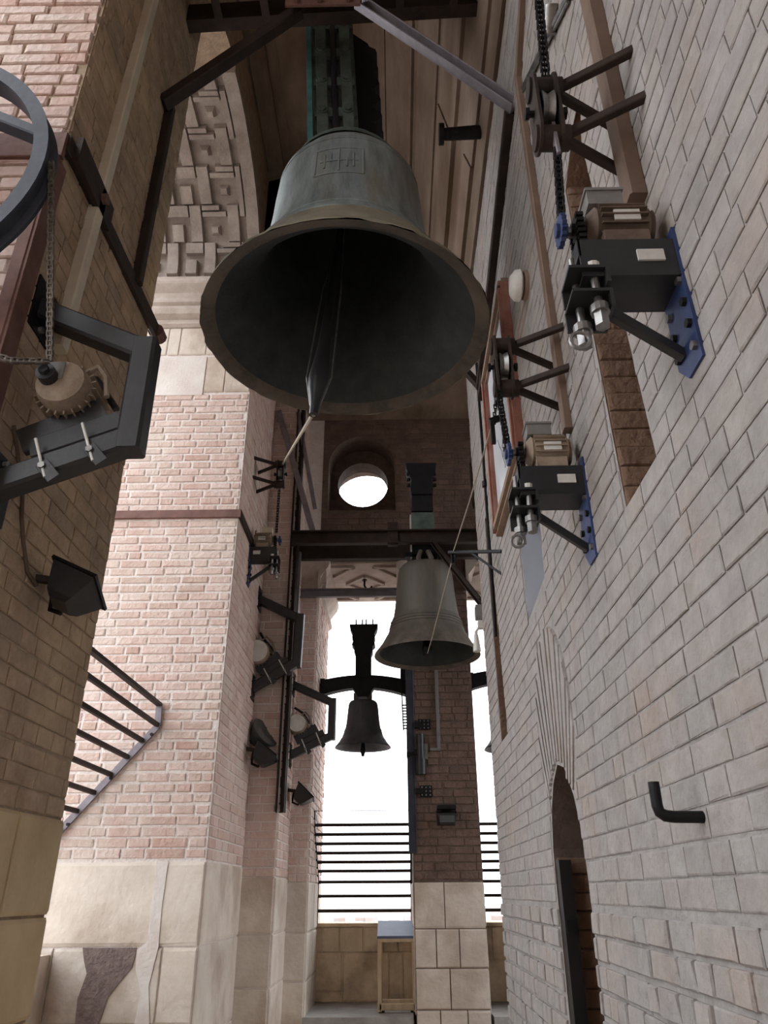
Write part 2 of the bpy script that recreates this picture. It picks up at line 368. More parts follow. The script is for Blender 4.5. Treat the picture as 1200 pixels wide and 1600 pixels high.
# brick fan (relieving arch) over the doorway: thin voussoirs on edge
for k in range(17):
    q0, q1 = -30.6+3.6*k+.28, -30.6+3.6*(k+1)-.28
    r0 = .45
    while r0 < 1.2 and any(inside(fanp(q, r0-.012), door_h) for q in (q0, q1)): r0 += .01
    cnr = [fanp(q0,r0), fanp(q1,r0), fanp(q1,FR(q1)), fanp(q0,FR(q0))]
    c_ = (sum(p[0] for p in cnr)/4, sum(p[1] for p in cnr)/4); f_ = .93
    t_ = [(c_[0]+(p[0]-c_[0])*f_, c_[1]+(p[1]-c_[1])*(.985)) for p in cnr]
    dd = .008+.004*((k*7)%3)
    MB().hexa([(XR,a,b) for a,b in cnr]+[(XR-dd,a,b) for a,b in t_]).build('voussoir', 'grey_brick', wr)
# doorway leaf
dl = MB(); dl.box((XR+.004,4.20,0),(XR+.066,4.285,1.745)); 
dr = dl.build('door_1', 'door', origin=(XR+.06,4.15,0), kind='structure')
for zh in (.5,1.45): MB().bar((XR+.035,4.19,zh),(XR+.035,4.20,zh),.05,.06).build('door_hinge','iron',dr)

# ------------------------------------------------------------------ left wall: near pier with its arches, central pier and far corner
def left_part(name, y0, y1, mt):
    mb = MB()
    mb.box((-3.0,y0,0),(XL,y1,7.95))
    return mb
fnL = lambda y, z, d: (XL-d, y, z)
mb = MB().box((-3.0,PN0,0),(XL,PN1,7.95)).box((-3.0,-2.0,0),(XL,-.62,7.95))
for a, b in ((-.62,PN0),(PN1,PC0)):                   # wall above each opening, underside an arch
    A = arc(a, b, 7.95, 1.0)
    loop = A + [(b,10.2),(a,10.2)]
    fill(mb, loop, [], fnL, 0); fill(mb, loop, [], fnL, 1.5); rim(mb, A, fnL, 0, 1.5, False)
mb.box((-3.0,PN0,7.95),(XL,PN1,10.2)).box((-3.0,-2.0,7.95),(XL,-.62,10.2)).box((-3.0,-.62,0),(-2.6,PN0,1.25))
wl = mb.build('wall_left', 'brown_mortar', origin=(XL,3,0), kind='structure')
bn = Masonry(wl, 'brick', 'brown_brick', 300)
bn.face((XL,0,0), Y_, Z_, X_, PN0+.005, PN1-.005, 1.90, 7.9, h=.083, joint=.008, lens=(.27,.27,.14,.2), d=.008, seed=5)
bn.finish()
bn = Masonry(wl, 'brick', 'pink_brick', 0)
bn.face((0,PN0,0), X_, Z_, -Y_, -2.95, XL-.005, 1.9, 7.9, h=.083, joint=.014, lens=(.27,.27,.14,.2), d=.016, seed=6)
bn.lim = 130
bn.finish()
st = Masonry(wl, 'stone', 'cream_stone', 60)
rr = random.Random(3)
for z0, z1, cuts in ((.05,.62,(PN0,2.95,PN1)),(.62,1.15,(PN0,2.65,3.2,PN1)),(1.15,1.52,(PN0,2.9,PN1)),(1.52,1.9,(PN0,2.6,3.15,PN1))):
    for a, b in zip(cuts, cuts[1:]):
        st.piece((XL,0,0), Y_, Z_, X_, (a+b)/2, (z0+z1)/2, b-a-.012, z1-z0-.012, .02)
        st.piece((0,PN0,0), X_, Z_, -Y_, -3.2+(a-PN0)+(b-a)/2+.35, (z0+z1)/2, b-a-.012, z1-z0-.012, .02)
st.finish(.03, .006)

# central pier and stepped far corner
foot = [(-3.0,PC0),(XL,PC0),(XL,PC1),(-1.175,PC1),(-1.175,YE),(-.95,YE),(-.95,10.4),(-3.0,10.4)]
mb = MB().prism(foot, lambda a,b,d: (a,b,d), 0, 10.2)
wc = mb.build('wall_left', 'pale_mortar', origin=(XL,7,0), kind='structure')
bc = Masonry(wc, 'brick', 'pink_brick', 300)
wb = [(-2.43,6.30),(-1.98,6.30),(-1.98,6.84),(-2.43,6.84)]
blocks = [(-3.0,6.30,-2.52,6.82),(-2.51,6.30,-2.0,6.82),(-1.99,6.34,-1.78,6.82),(-1.77,6.34,-1.505,6.82),
          (-3.0,6.84,-2.45,7.22),(-2.44,6.84,-2.32,7.22),(-2.31,6.84,-2.02,7.22),(-2.01,6.84,-1.9,7.22),(-1.89,6.84,-1.505,7.22)]
bc.face((0,PC0,0), X_, Z_, -Y_, -2.98, XL-.004, 1.84, 6.30, h=.083, joint=.022, lens=(.27,.27,.14,.2,.3), d=.010, seed=8)
bc.face((XL,0,0), Y_, Z_, X_, PC0+.004, PC1, 1.84, 7.55, h=.083, joint=.010, lens=(.27,.27,.14,.2), d=.009, seed=9)
bc.face((0,PC1,0), X_, Z_, -Y_, XL, -1.18, 1.74, 7.55, h=.083, joint=.013, lens=(.2,.14,.27), d=.010, seed=10)
bc.face((-1.175,0,0), Y_, Z_, X_, PC1, YE, 1.74, 7.55, h=.083, joint=.013, lens=(.27,.14,.2), d=.010, seed=12)
bc.face((0,YE,0), X_, Z_, -Y_, -1.17, -.955, 1.70, 5.0, h=.083, joint=.013, lens=(.14,.2), d=.010, seed=13)
bc.face((-.95,0,0), Y_, Z_, X_, YE, 10.38, 1.70, 5.0, h=.083, joint=.015, lens=(.27,.14,.2), d=.013, seed=14)
bc.finish()
sc2 = Masonry(wc, 'stone', 'stone', 200)
for x0,z0,x1,z1 in blocks:
    if (x0,z0) == (-2.51,6.30): continue
    sc2.piece((0,PC0,0), X_, Z_, -Y_, (x0+x1)/2, (z0+z1)/2, x1-x0-.01, z1-z0-.01, .014)
for z0, z1, cuts in ((.05,.75,(-3.0,-2.3,-1.78,XL)),(.75,1.245,(-3.0,-2.58,-2.18,-1.76,XL)),(1.245,1.83,(-3.0,-1.86,XL))):
    for a, b in zip(cuts, cuts[1:]):
        sc2.piece((0,PC0,0), X_, Z_, -Y_, (a+b)/2, (z0+z1)/2, b-a-.012, z1-z0-.012, .02)
for z0, z1 in ((.05,.6),(.6,1.25),(1.25,1.83)):
    sc2.piece((XL,0,0), Y_, Z_, X_, (PC0+PC1)/2, (z0+z1)/2, PC1-PC0-.01, z1-z0-.01, .014)
for z0, z1 in ((.05,.40),(.40,.83),(.83,1.26),(1.26,1.74)):
    sc2.piece((0,PC1,0), X_, Z_, -Y_, -1.34, (z0+z1)/2, .31, z1-z0-.01, .014)
    sc2.piece((-1.175,0,0), Y_, Z_, X_, (PC1+YE)/2, (z0+z1)/2, YE-PC1-.01, z1-z0-.01, .014)
    sc2.piece((0,YE,0), X_, Z_, -Y_, -1.06, (z0+z1)/2-.03, .21, z1-z0-.01, .014)
    sc2.piece((-.95,0,0), Y_, Z_, X_, 9.2, (z0+z1)/2-.03, .6, z1-z0-.01, .014)
    sc2.piece((-.95,0,0), Y_, Z_, X_, 9.95, (z0+z1)/2-.03, .86, z1-z0-.01, .014)
sc2.finish(.03, .006)
MB().box((-2.50,PC0-.014,6.305),(-2.0,PC0+.01,6.815)).build('stone', 'white_block', wc, label='whitish limestone block')
MB().box((-1.87,PC0-.02,6.92),(-1.62,PC0+.01,7.12)).build('stone', 'teal', wc, label='small teal stained block')
pt = [(-2.36,1.245),(-1.95,1.243),(-1.97,1.12),(-2.05,1.02),(-2.12,.93),(-2.15,.80),(-2.18,.74),(-2.33,.74),(-2.34,.92),(-2.30,1.08),(-2.335,1.16)]
MB().prism(pt, lambda a,b,d: (a, PC0-.022-d, b), 0, .006).build('render_patch', 'patch', wc, label='dark exposed render patch')
pt = [(-1.88,1.83),(-1.79,1.83),(-1.80,1.5),(-1.79,1.25),(-1.83,1.0),(-1.78,.70),(-1.91,.70),(-1.88,.95),(-1.94,1.10),(-1.95,1.23),(-1.88,1.28)]
MB().prism(pt, lambda a,b,d: (a, PC0-.021-d, b), 0, .006).build('render_patch', 'white_block', wc, label='whitish mortar strip')
# parapet in the left opening
MB().box((-3.0,PN1,0),(-2.6,PC0,1.2)).build('parapet', 'stone', wc)

# cornice below the left arch: stacked mouldings
def cornice(name, x0, x1, y, z, dirn, mt, prof):
    o = MB()
    pts = [(0,z+prof[0][1])] + [(p, z+q) for p, q in prof] + [(0, z+prof[-1][1])]
    o.prism(pts, lambda a,b,d: (d, y+dirn*a, b), x0, x1)
    return o
prof = [(.02,0),(.05,.03),(.05,.05),(.03,.06),(.03,.10),(.09,.14),(.11,.20),(.11,.23),(.07,.24),(.07,.27),(.10,.30),(.10,.33),(.08,.37),(.09,.44),(.16,.52),(.17,.55),(.17,.58),(.06,.60),(.06,.72)]
cornice('trim_1', -3.0, XL, PC0, 7.22, -1, 'carved', prof).build('trim_1', 'carved', kind='structure')

# carved fret on the arch soffit (central half): raised bands and bosses follow the curve
fret = thing('fret_relief', (-2.1,6.3,7.95), 'carved grey stone key fret with square bosses lining the left arch soffit', 'relief')
A = arc(PN1, PC0, 7.95, 1.0, 64)[::-1]                # from the central pier upwards
arcL = [0]
for p, q in zip(A, A[1:]): arcL.append(arcL[-1]+math.dist(p, q))
def on_arch(x, s_, d):
    i = max(k for k in range(len(arcL)-1) if arcL[k] <= s_+1e-9) if s_ > 0 else 0
    t = (s_-arcL[i])/(arcL[i+1]-arcL[i]); p, q = A[i], A[i+1]
    y, z = p[0]+(q[0]-p[0])*t, p[1]+(q[1]-p[1])*t
    ty, tz = q[0]-p[0], q[1]-p[1]; l = math.hypot(ty, tz)
    ny, nz = -tz/l, ty/l
    if ny*(5.03-y)+nz*(7.9-z) < 0: ny, nz = -ny, -nz
    return (x, y+ny*d, z+nz*d)
tile = ["##....##.##.", "##.BB.##.##.", "##.BB.##.##.", "##....##....", "########.###", "##.#####.###",
        "....##.##.##", ".BB.##.##.##", ".BB.##.##.##", "....##....##", "############", "###.########"]
cell = .072
nx, ns = 16, 33
xs0 = -2.80
grid = [[tile[r % 12][(c+3) % 12] for c in range(nx)] for r in range(ns)]
used = [[False]*nx for _ in range(ns)]
for r in range(ns):
    for c in range(nx):
        ch = grid[r][c]
        if ch == '.' or used[r][c]: continue
        c1 = c
        while c1+1 < nx and grid[r][c1+1] == ch and not used[r][c1+1]: c1 += 1
        r1 = r
        if True:
            while r1+1 < ns and all(grid[r1+1][k] == ch and not used[r1+1][k] for k in range(c,c1+1)): r1 += 1
        for rr_ in range(r,r1+1):
            for k in range(c,c1+1): used[rr_][k] = True
        h = .075 if ch == '#' else .07
        e = .0015 if ch == '#' else .012
        k = .008 if ch == '#' else .03
        a0, a1, s0, s1 = xs0+c*cell+e, xs0+(c1+1)*cell-e, r*cell+.02+e, (r1+1)*cell+.02-e
        ms = (s0+s1)/2
        o = MB(); lo = []; 
        segs = max(1, (r1-r+1)//2); ss = [s0+(s1-s0)*i/segs for i in range(segs+1)]
        for i in range(segs):
            b_, t_ = ss[i], ss[i+1]; kb = k if i == 0 else 0; kt = k if i == segs-1 else 0
            o.hexa([on_arch(a0,b_,-.005),on_arch(a1,b_,-.005),on_arch(a1,t_,-.005),on_arch(a0,t_,-.005),
                    on_arch(a0+k,b_+kb,h),on_arch(a1-k,b_+kb,h),on_arch(a1-k,t_-kt,h),on_arch(a0+k,t_-kt,h)])
        o.build('fret_band' if ch == '#' else 'fret_boss', 'carved_grey', fret)
MB_ = MB()
for i in range(0, 33):
    MB_.add([on_arch(-2.98,i*cell+.02,.004),on_arch(XL-.002,i*cell+.02,.004),on_arch(XL-.002,(i+1)*cell+.02,.004),on_arch(-2.98,(i+1)*cell+.02,.004)],[(0,1,2,3)])
MB_.build('fret_ground', 'carved_grey', fret)
MB().hexa([on_arch(x, q, .0) for x, q in ((XL-.14,.02),(XL-.002,.02),(XL-.002,.30),(XL-.14,.30))]+[on_arch(x, q, .075) for x, q in ((XL-.14,.02),(XL-.002,.02),(XL-.002,.30),(XL-.14,.30))]).build('fret_band', 'carved_grey', fret)
for q in range(9):
    a_, b_ = .02+q*.264, .02+(q+1)*.264
    if q: MB().hexa([on_arch(x, k_, .0) for x, k_ in ((XL-.14,a_),(XL-.002,a_),(XL-.002,b_),(XL-.14,b_))]+[on_arch(x, k_, .075) for x, k_ in ((XL-.14,a_),(XL-.002,a_),(XL-.002,b_),(XL-.14,b_))]).build('fret_band', 'carved_grey', fret)

def soff(x, y, d=.006): return (x, y, 7.95+math.sqrt(max(0,1-((y-5.03)/1.44)**2))-d)
rows = [(3.66,-1.87,-1.80),(3.85,-1.96,-1.86),(4.05,-2.05,-1.93),(4.27,-2.11,-1.96),(4.5,-2.16,-1.985),(4.7,-2.18,-1.98),(4.85,-2.19,-2.0),(5.0,-2.20,-2.04),(5.08,-2.14,-2.10)]
o = MB()
for d in (.006, .02): o.add([soff(x, y, d) for y, a, b in rows for x in (a, b)], [(2*i,2*i+1,2*i+3,2*i+2) for i in range(len(rows)-1)])
o.add([soff(x, y, d) for y, a, b in rows for x in (a, b) for d in (.0,.02)], [(4*i+k,4*i+k+1,4*i+k+5,4*i+k+4) for i in range(len(rows)-1) for k in (0,2)])
o.build('plaster_patch', 'white_block', wl, label='pale plaster patch on the arch soffit')

# ------------------------------------------------------------------ far wall with two openings and two arched niches with round windows
fnE = lambda x, z, d: (x, YE+d, z)
PX0, PX1 = .183, .921
def archloop(x0, x1, z0, zs, n=18): 
    r = (x1-x0)/2
    return [(x0,z0),(x1,z0)] + [((x0+x1)/2+r*math.cos(math.pi*i/n), zs+r*math.sin(math.pi*i/n)) for i in range(n+1)]
opL = [(-.95,1.0),(PX0,1.0),(PX0,5.43),(-.95,5.43)]
opR = [(PX1,1.0),(2.05,1.0),(2.05,5.43),(PX1,5.43)]
nL = archloop(-.868,.037,6.16,6.87); nR = archloop(1.067,1.972,6.16,6.87)
circ = lambda cx: [(cx+.355*math.cos(2*math.pi*i/32), 6.76+.355*math.sin(2*math.pi*i/32)) for i in range(32)]
outer = [(-.95,0),(-.95,1.0),(PX0,1.0),(PX0,0),(PX1,0)]
mb = MB()
big = [(-.95,5.43),(PX0,5.43),(PX0,0),(PX1,0),(PX1,5.43),(2.05,5.43),(2.05,0),(5.2,0),(5.2,10.2),(-.95,10.2)]
fill(mb, big, [nL, nR], fnE, 0)
for n_, cx in ((nL,-.415),(nR,1.52)):
    rim(mb, n_, fnE, 0, .38); fill(mb, n_, [circ(cx)], fnE, .38); rim(mb, circ(cx), fnE, .38, .64)
    oa = archloop(-.945,.145,5.95,7.0) if cx < 0 else archloop(.96,2.08,5.95,7.0); fill(mb, oa, [circ(cx)], fnE, .64); rim(mb, oa, fnE, .64, 1.51)
fill(mb, big, [archloop(-.975+.03,.145,5.95,7.0), archloop(.96,2.08,5.95,7.0)], fnE, 1.51)
for x in (PX0, PX1, 2.05):
    mb.add([(x,YE,0),(x,YE+1.51,0),(x,YE+1.51,5.43),(x,YE,5.43)], [(0,1,2,3)])
for a, b in ((-.95,PX0),(PX1,2.05)):
    mb.add([(a,YE,5.43),(b,YE,5.43),(b,YE+1.51,5.43),(a,YE+1.51,5.43)], [(0,1,2,3)])
wf = mb.build('wall_far', 'dark_mortar', origin=(.5,YE,0), kind='structure')
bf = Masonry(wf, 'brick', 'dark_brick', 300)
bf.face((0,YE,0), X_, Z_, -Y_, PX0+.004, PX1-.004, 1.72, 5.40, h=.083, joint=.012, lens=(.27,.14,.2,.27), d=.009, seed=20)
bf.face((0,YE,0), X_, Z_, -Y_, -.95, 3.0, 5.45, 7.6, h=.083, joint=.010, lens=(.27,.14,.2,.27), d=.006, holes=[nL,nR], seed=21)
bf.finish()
sf = Masonry(wf, 'stone', 'stone', 60)
for z0, z1, cuts in ((.02,.56,(PX0,.42,.69,PX1)),(.56,.915,(PX0,.53,PX1)),(.915,1.265,(PX0,.40,.64,PX1)),(1.265,1.70,(PX0,.50,PX1))):
    for a, b in zip(cuts, cuts[1:]): sf.piece((0,YE,0), X_, Z_, -Y_, (a+b)/2, (z0+z1)/2, b-a-.008, z1-z0-.008, .03 if z1 < 1.27 else .014)
for z0, z1 in ((.5,.9),(.9,1.27),(1.27,1.7)):
    for xx, s_ in ((PX0,-1),(PX1,1)):
        sf.piece((xx,0,0), Y_*s_, Z_, X_*s_, (YE+.7)*s_, (z0+z1)/2, 1.3, z1-z0-.012, .012)
sf.finish(.03, .006)
# parapets across both openings, built of golden blocks
pp = MB().box((-.95,10.03,0),(PX0,10.4,1.25)).box((PX1,10.03,0),(2.05,10.4,1.25)).box((-.95,9.98,1.25),(PX0,10.42,1.285)).box((PX1,9.98,1.25),(2.05,10.42,1.285)).build('parapet', 'gold_stone', wf)
sp = Masonry(pp, 'stone', 'gold_stone', 40)
for z0, z1, cuts in ((.5,.60,(-.95,-.66)),(.60,.985,(-.95,-.64)),(.5,.985,(-.63,-.10)),(.5,.985,(-.09,.06)),(.5,.985,(.07,PX0)),(.985,1.25,(-.95,-.88)),(.985,1.25,(-.87,-.68)),(.985,1.25,(-.67,-.40)),(.985,1.25,(-.39,-.16)),(.985,1.25,(-.15,.0)),(.985,1.25,(0.01,PX0)),
                     (.5,.9,(PX1,1.25)),(.9,1.25,(PX1,1.1)),(.9,1.25,(1.1,1.5)),(.5,.9,(1.26,2.05)),(.9,1.25,(1.51,2.05))):
    a, b = cuts
    sp.piece((0,10.03,0), X_, Z_, -Y_, (a+b)/2, (z0+z1)/2, b-a-.01, z1-z0-.01, .02)
sp.finish(.03, .006)
# raised sill step in each opening
MB().box((-.95,8.93,0),(PX0-.03,10.03,.44)).box((PX1+.03,8.93,0),(2.05,10.03,.44)).build('step_riser', 'stone', fl)
MB().box((-1.0,8.88,.44),(PX0-.03,10.03,.50)).box((PX1+.03,8.88,.44),(2.05,10.03,.50)).build('step', 'slab', fl, label='smooth grey step slab')
# carved soffit panels of the lintels: strips of raised moulding
def soffit(x0, x1, nm, lab):
    t = thing(nm, ((x0+x1)/2, YE+.75, 5.43), lab, 'relief')
    o = MB().box((x0+.02,YE+.03,5.40),(x1-.02,YE+1.46,5.428)); o.build('soffit_board', 'carved', t)
    cx, cy = (x0+x1)/2, YE+.72
    def st_(p, q, wd=.05): MB().bar((p[0],p[1],5.385),(q[0],q[1],5.385), wd, .04).build('moulding', 'carved', t)
    for s_ in (.25,):
        P = [(cx-s_,cy),(cx,cy-s_*1.15),(cx+s_,cy),(cx,cy+s_*1.15)]
        for i in range(4): st_(P[i], P[(i+1)%4])
    for sx in (-1,1):
        for sy in (-1,1):
            a_ = (cx+sx*.50, cy+sy*.14); b_ = (cx+sx*.13, cy+sy*.60); c_ = (cx+sx*.50, cy+sy*.60)
            st_(a_, b_); st_(b_, c_); st_(c_, a_)
    return t
sl = soffit(-.95, PX0, 'soffit_relief', 'carved diamond soffit over the left far opening above the small black bell')
soffit(PX1, 2.05, 'soffit_relief', 'carved diamond soffit over the right far opening beyond the big hanging bell')
hk = MB().tube([(-.39,9.45,5.38),(-.39,9.45,5.30),(-.36,9.45,5.25),(-.31,9.45,5.25),(-.29,9.45,5.29)], .014, 8).cyl((-.39,9.45,5.385),(-.39,9.45,5.37),.035,12)
tag(hk.build('ceiling_hook', 'iron', smooth=True), 'small black iron hook under the carved diamond soffit', 'hook')
# capital moulding on the left jamb of the far opening
cp = [(.0,0),(.05,.04),(.05,.08),(.03,.10),(.03,.18),(.06,.22),(.12,.30),(.14,.36),(.14,.40),(.08,.42),(.08,.46)]
o = MB().prism([(0,5.0)]+[(p,5.0+q) for p,q in cp]+[(0,5.46)], lambda a,b,d: (-.95+a, d, b), YE-.1, 10.5)
o.prism([(0,5.0)]+[(p,5.0+q) for p,q in cp]+[(0,5.46)], lambda a,b,d: (d, YE-a, b), -1.175, -.95+.1)
o.build('trim_2', 'carved', kind='structure')
o = MB().prism([(0,5.0)]+[(p,5.0+q) for p,q in cp]+[(0,5.46)], lambda a,b,d: (PX1+a, d, b), YE-.1, 10.5)
o.prism([(0,5.0)]+[(p,5.0+q) for p,q in cp]+[(0,5.46)], lambda a,b,d: (PX0-a, d, b), YE-.02, 10.5)
o.build('trim_3', 'carved', kind='structure')

# ------------------------------------------------------------------ rear wall (behind the viewer) and ceiling
fnB = lambda x, z, d: (x, -5.2-d, z)
o1 = [(-.95,1.2),(.2,1.2),(.2,5.4),(-.95,5.4)]; o2 = [(.95,1.2),(2.1,1.2),(2.1,5.4),(.95,5.4)]
mb = MB(); fill(mb, [(-3,0),(5.2,0),(5.2,10.2),(-3,10.2)], [o1,o2], fnB, 0)
for o_ in (o1,o2): rim(mb, o_, fnB, 0, 1.0)
mb.box((-3.0,-5.2,0),(XL,-3.6,10.2))
mb.build('wall_rear', 'pink_brick', origin=(0,-5.2,0), kind='structure')

vp = [(XR,6.98),(.765,7.2),(.765,7.28),(.70,7.5),(.66,7.62),(.62,7.66),(.50,8.2),(.47,8.22),(.30,8.75),(.27,8.76),(0.0,9.25),(-.35,9.55),(-.8,9.72),(-1.2,9.75),(-1.3,9.70),(-1.3,9.62),(XL,9.55)]
mb = MB(); n = len(vp)
y0, y1 = -5.2, 6.45
mb.add([(x,y0,z) for x,z in vp]+[(x,y1,z) for x,z in vp], [(i,i+1,n+i+1,n+i) for i in range(n-1)])
mb.add([(x,y1,z) for x,z in vp]+[(XL,y1,7.6),(XR,y1,7.6)], [tuple(range(n+2))])
mb.box((XL,6.45,7.6),(5.2,YE,10.3)).box((XR,-5.2,7.55),(5.2,6.45,10.3)).box((-3,-5.2,10.2),(5.2,10.4,10.4))
ce = mb.build('ceiling', 'vault', origin=(0,3,7), kind='structure')
# plank-like stone bands along the vault, each with its own edge
for i, (a, b) in enumerate(zip(vp, vp[1:])):
    a_, b_ = V((a[0],0,a[1])), V((b[0],0,b[1]))
    if (b_-a_).length < .2: continue
    d = (b_-a_).normalized(); nr = V((-d.z,0,d.x)) if V((-d.z,0,d.x)).dot(V((-.3,0,7))-a_) > 0 else V((d.z,0,-d.x))
    lo, hi = a_+d*.02, b_-d*.02
    for k in range(2):
        yy0, yy1 = -.9+k*3.6+.9*(i%3)+.004, -.9+(k+1)*3.6+.9*(i%3)-.004
        yy1 = min(yy1, 6.44)
        t = .02+.012*((i*2+k)%3)
        P = [lo, hi, hi+nr*t, lo+nr*t]
        MB().hexa([V((p.x,yy0,p.z)) for p in P]+[V((p.x,yy1,p.z)) for p in P]).build('vault_stone', 'vault', ce)

# ------------------------------------------------------------------ distant city
g = MB(); R_ = 5000
g.add([(R_*math.cos(2*math.pi*i/24), R_*math.sin(2*math.pi*i/24), -70) for i in range(24)], [tuple(range(24))])
g.build('ground', 'ground', origin=(0,0,-70), kind='structure')
g = MB(); rr = random.Random(5)
for i in range(420):
    a = rr.uniform(-1.2, 1.2); d = rr.uniform(350, 2500); x, y = d*math.sin(a), d*math.cos(a); s1, s2, h = rr.uniform(8,22), rr.uniform(8,22), rr.uniform(10,24)
    g.box((x-s1,y-s2,-70),(x+s1,y+s2,-70+h))
o = g.build('city_rooftops', 'city', origin=(0,1000,-70), kind='stuff'); tag(o, 'pale hazy city rooftops far below the railing', 'city')

# ------------------------------------------------------------------ bells
def bell_profile(R, H, kind):
    if kind == 'big':
        P = [(0,1),(.30,1),(.40,.985),(.47,.95),(.515,.90),(.545,.83),(.562,.72),(.575,.60),(.60,.47),(.635,.375),(.64,.37),(.66,.355),(.72,.275),(.735,.27),(.80,.185),(.87,.105),(.885,.10),(.945,.05),(.99,.018),(1,0)]
    else:
        P = [(0,1),(.36,1),(.46,.985),(.51,.95),(.535,.90),(.555,.80),(.575,.66),(.60,.52),(.635,.40),(.645,.40),(.655,.385),(.665,.375),(.70,.29),(.76,.20),(.775,.195),(.86,.11),(.95,.045),(.99,.018),(1,0)]
    return [(r*R, z*H) for r, z in P]
def make_bell(name, c, R, H, kind, label, mats, n=64, wob=0):
    c = V(c); t = thing(name, (c.x,c.y,c.z), label, 'bell')
    P = bell_profile(R, H, kind)
    o = MB().lathe(P, c, n=n)
    if wob:
        rr = random.Random(2)
        for i, p in enumerate(o.v):
            k = max(0, 1-(p.z-c.z)/(H*.06))
            if k > 0: 
                p.z += k*rr.uniform(-wob,wob)*.6; q = p-c; f_ = 1+k*rr.uniform(-wob,wob)/R; p.x = c.x+q.x*f_; p.y = c.y+q.y*f_
    k = next(i for i, (r, z) in enumerate(P) if z < .30*H)
    up = MB(); up.v = o.v[:(k+1)*n]; up.f = [f for f in o.f if max(f) < (k+1)*n]
    lo = MB(); lo.v = o.v[k*n:]; lo.f = [tuple(i-k*n for i in f) for f in o.f if min(f) >= k*n]
    up.build('shell', mats[0], t, smooth=50); lo.build('sound_bow', mats[3] if len(mats) > 3 else mats[0], t, smooth=50)
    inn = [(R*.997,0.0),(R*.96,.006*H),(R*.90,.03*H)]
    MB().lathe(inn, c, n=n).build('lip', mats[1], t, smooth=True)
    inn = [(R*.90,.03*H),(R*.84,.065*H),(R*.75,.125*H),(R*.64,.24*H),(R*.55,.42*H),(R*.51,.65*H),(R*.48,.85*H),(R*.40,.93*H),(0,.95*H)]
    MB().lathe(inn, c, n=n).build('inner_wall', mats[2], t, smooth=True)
    return t, P
B1 = V((-.288,3.8,4.84)); R1, H1 = .93, 1.46
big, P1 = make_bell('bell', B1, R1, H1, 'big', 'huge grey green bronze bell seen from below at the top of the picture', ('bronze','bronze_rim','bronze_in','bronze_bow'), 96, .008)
def prof_r(P, z):
    for (r0,z0),(r1,z1) in zip(P,P[1:]):
        if z1 <= z <= z0 and z0 != z1: return r0+(r1-r0)*(z0-z)/(z0-z1)
    return P[-1][0]
def surf(c, P, a, z, d=0):                            # a = angle off the -Y direction
    r = prof_r(P, z)+d; return V((c.x+r*math.sin(a), c.y-r*math.cos(a), c.z+z))
crest = MB()
for (a0,z0,a1,z1) in ((-.30,1.12,.30,1.12),(-.30,.86,.30,.86),(-.30,.86,-.30,1.12),(.30,.86,.30,1.12),(0,.88,0,1.10),(-.24,.99,.24,.99),(-.18,.92,-.18,1.06),(.18,.92,.18,1.06),(-.1,1.06,-.1,.98),(.1,1.0,.1,.92)):
    k = 5; crest.tube([surf(B1-V((0,0,0)), P1, a0+(a1-a0)*i/k-.06, z0+(z1-z0)*i/k, .0) for i in range(k+1)], .008, 6)
crest.build('crest', 'bronze', big, smooth=True)
for z in (.53,.40,1.25,1.28):
    MB().lathe([(prof_r(P1,z)-.004,z-.012),(prof_r(P1,z)+.008,z-.006),(prof_r(P1,z)+.008,z+.006),(prof_r(P1,z)-.006,z+.012)], B1, n=96).build('moulding_ring', 'bronze', big, smooth=True)
# clapper leans to the near left
cl0, cl1 = V((-.31,3.78,6.14)), V((-.45,3.6,4.07))
d = (cl1-cl0)
o = MB().tube([cl0+d*t_ for t_ in (0,.3,.55,.72,.76,.80,.84,.875,.91,.94,.97,1.0)], [.02,.024,.03,.036,.04,.048,.058,.064,.056,.04,.03,.028], 14)
o.build('clapper', M['steel'] if False else 'black_steel', big, smooth=True, label='dark forged clapper with swollen ball')
sd = V((0.1,0,0)); o = MB()
for s_ in (-1,1):
    o.tube([cl0+V((.0,-.03,-.3)), cl0+d*.5+sd*s_*.6, cl0+d*.86+sd*s_*.75, cl0+d*.96+sd*s_*.3, cl1], .006, 6)
o.build('clapper_cable', 'steel', big)
MB().box((-.38,3.72,6.08),(-.24,3.86,6.22)).build('clapper_hanger', 'iron', big)
# headstock with straps, bolts and a scalloped side board
YK0, YK1 = 6.28, 8.05
SH = lambda p: V((p.x-.05*(p.z-6.28), p.y, p.z))
hs = thing('headstock', (-.33,3.8,YK0), 'tall dark bolted headstock with a teal edge above the huge bell', 'headstock')
MB(SH).box((-.53,3.62,YK0),(-.20,4.02,YK1)).build('core_beam', 'dark_green', hs)
MB(SH).box((-.575,3.58,YK0),(-.535,3.66,YK1)).build('edge_plate', 'teal', hs, label='teal verdigris edge strip')
for x in (-.46,-.27):
    MB(SH).bar((x,3.595,YK0),(x,3.595,YK1),.085,.05,(0,1,0)).build('strap', 'dark_green', hs)
MB(SH).tube([(-.365,3.60,YK0),(-.365,3.60,YK1)],.028,10).build('tie_rod', 'black_steel', hs)
for k in range(5):
    z = YK0+.12+k*.36
    MB(SH).box((-.52,3.585,z-.05),(-.21,3.615,z+.05)).build('cross_plate', 'dark_green', hs)
    for x in (-.46,-.27): MB(SH).cyl((x,3.56,z),(x,3.60,z),.042,14).cyl((x,3.545,z),(x,3.565,z),.030,6).build('bolt', 'dark_green', hs, smooth=30)
sc_ = [(-.20,YK0)]
for k in range(8):
    z = YK0+.05+k*.2; sc_ += [(-.05,z),(-.01,z+.05),(-.02,z+.10),(-.07,z+.14),(-.08,z+.18)]
sc_ += [(-.20,YK1)]
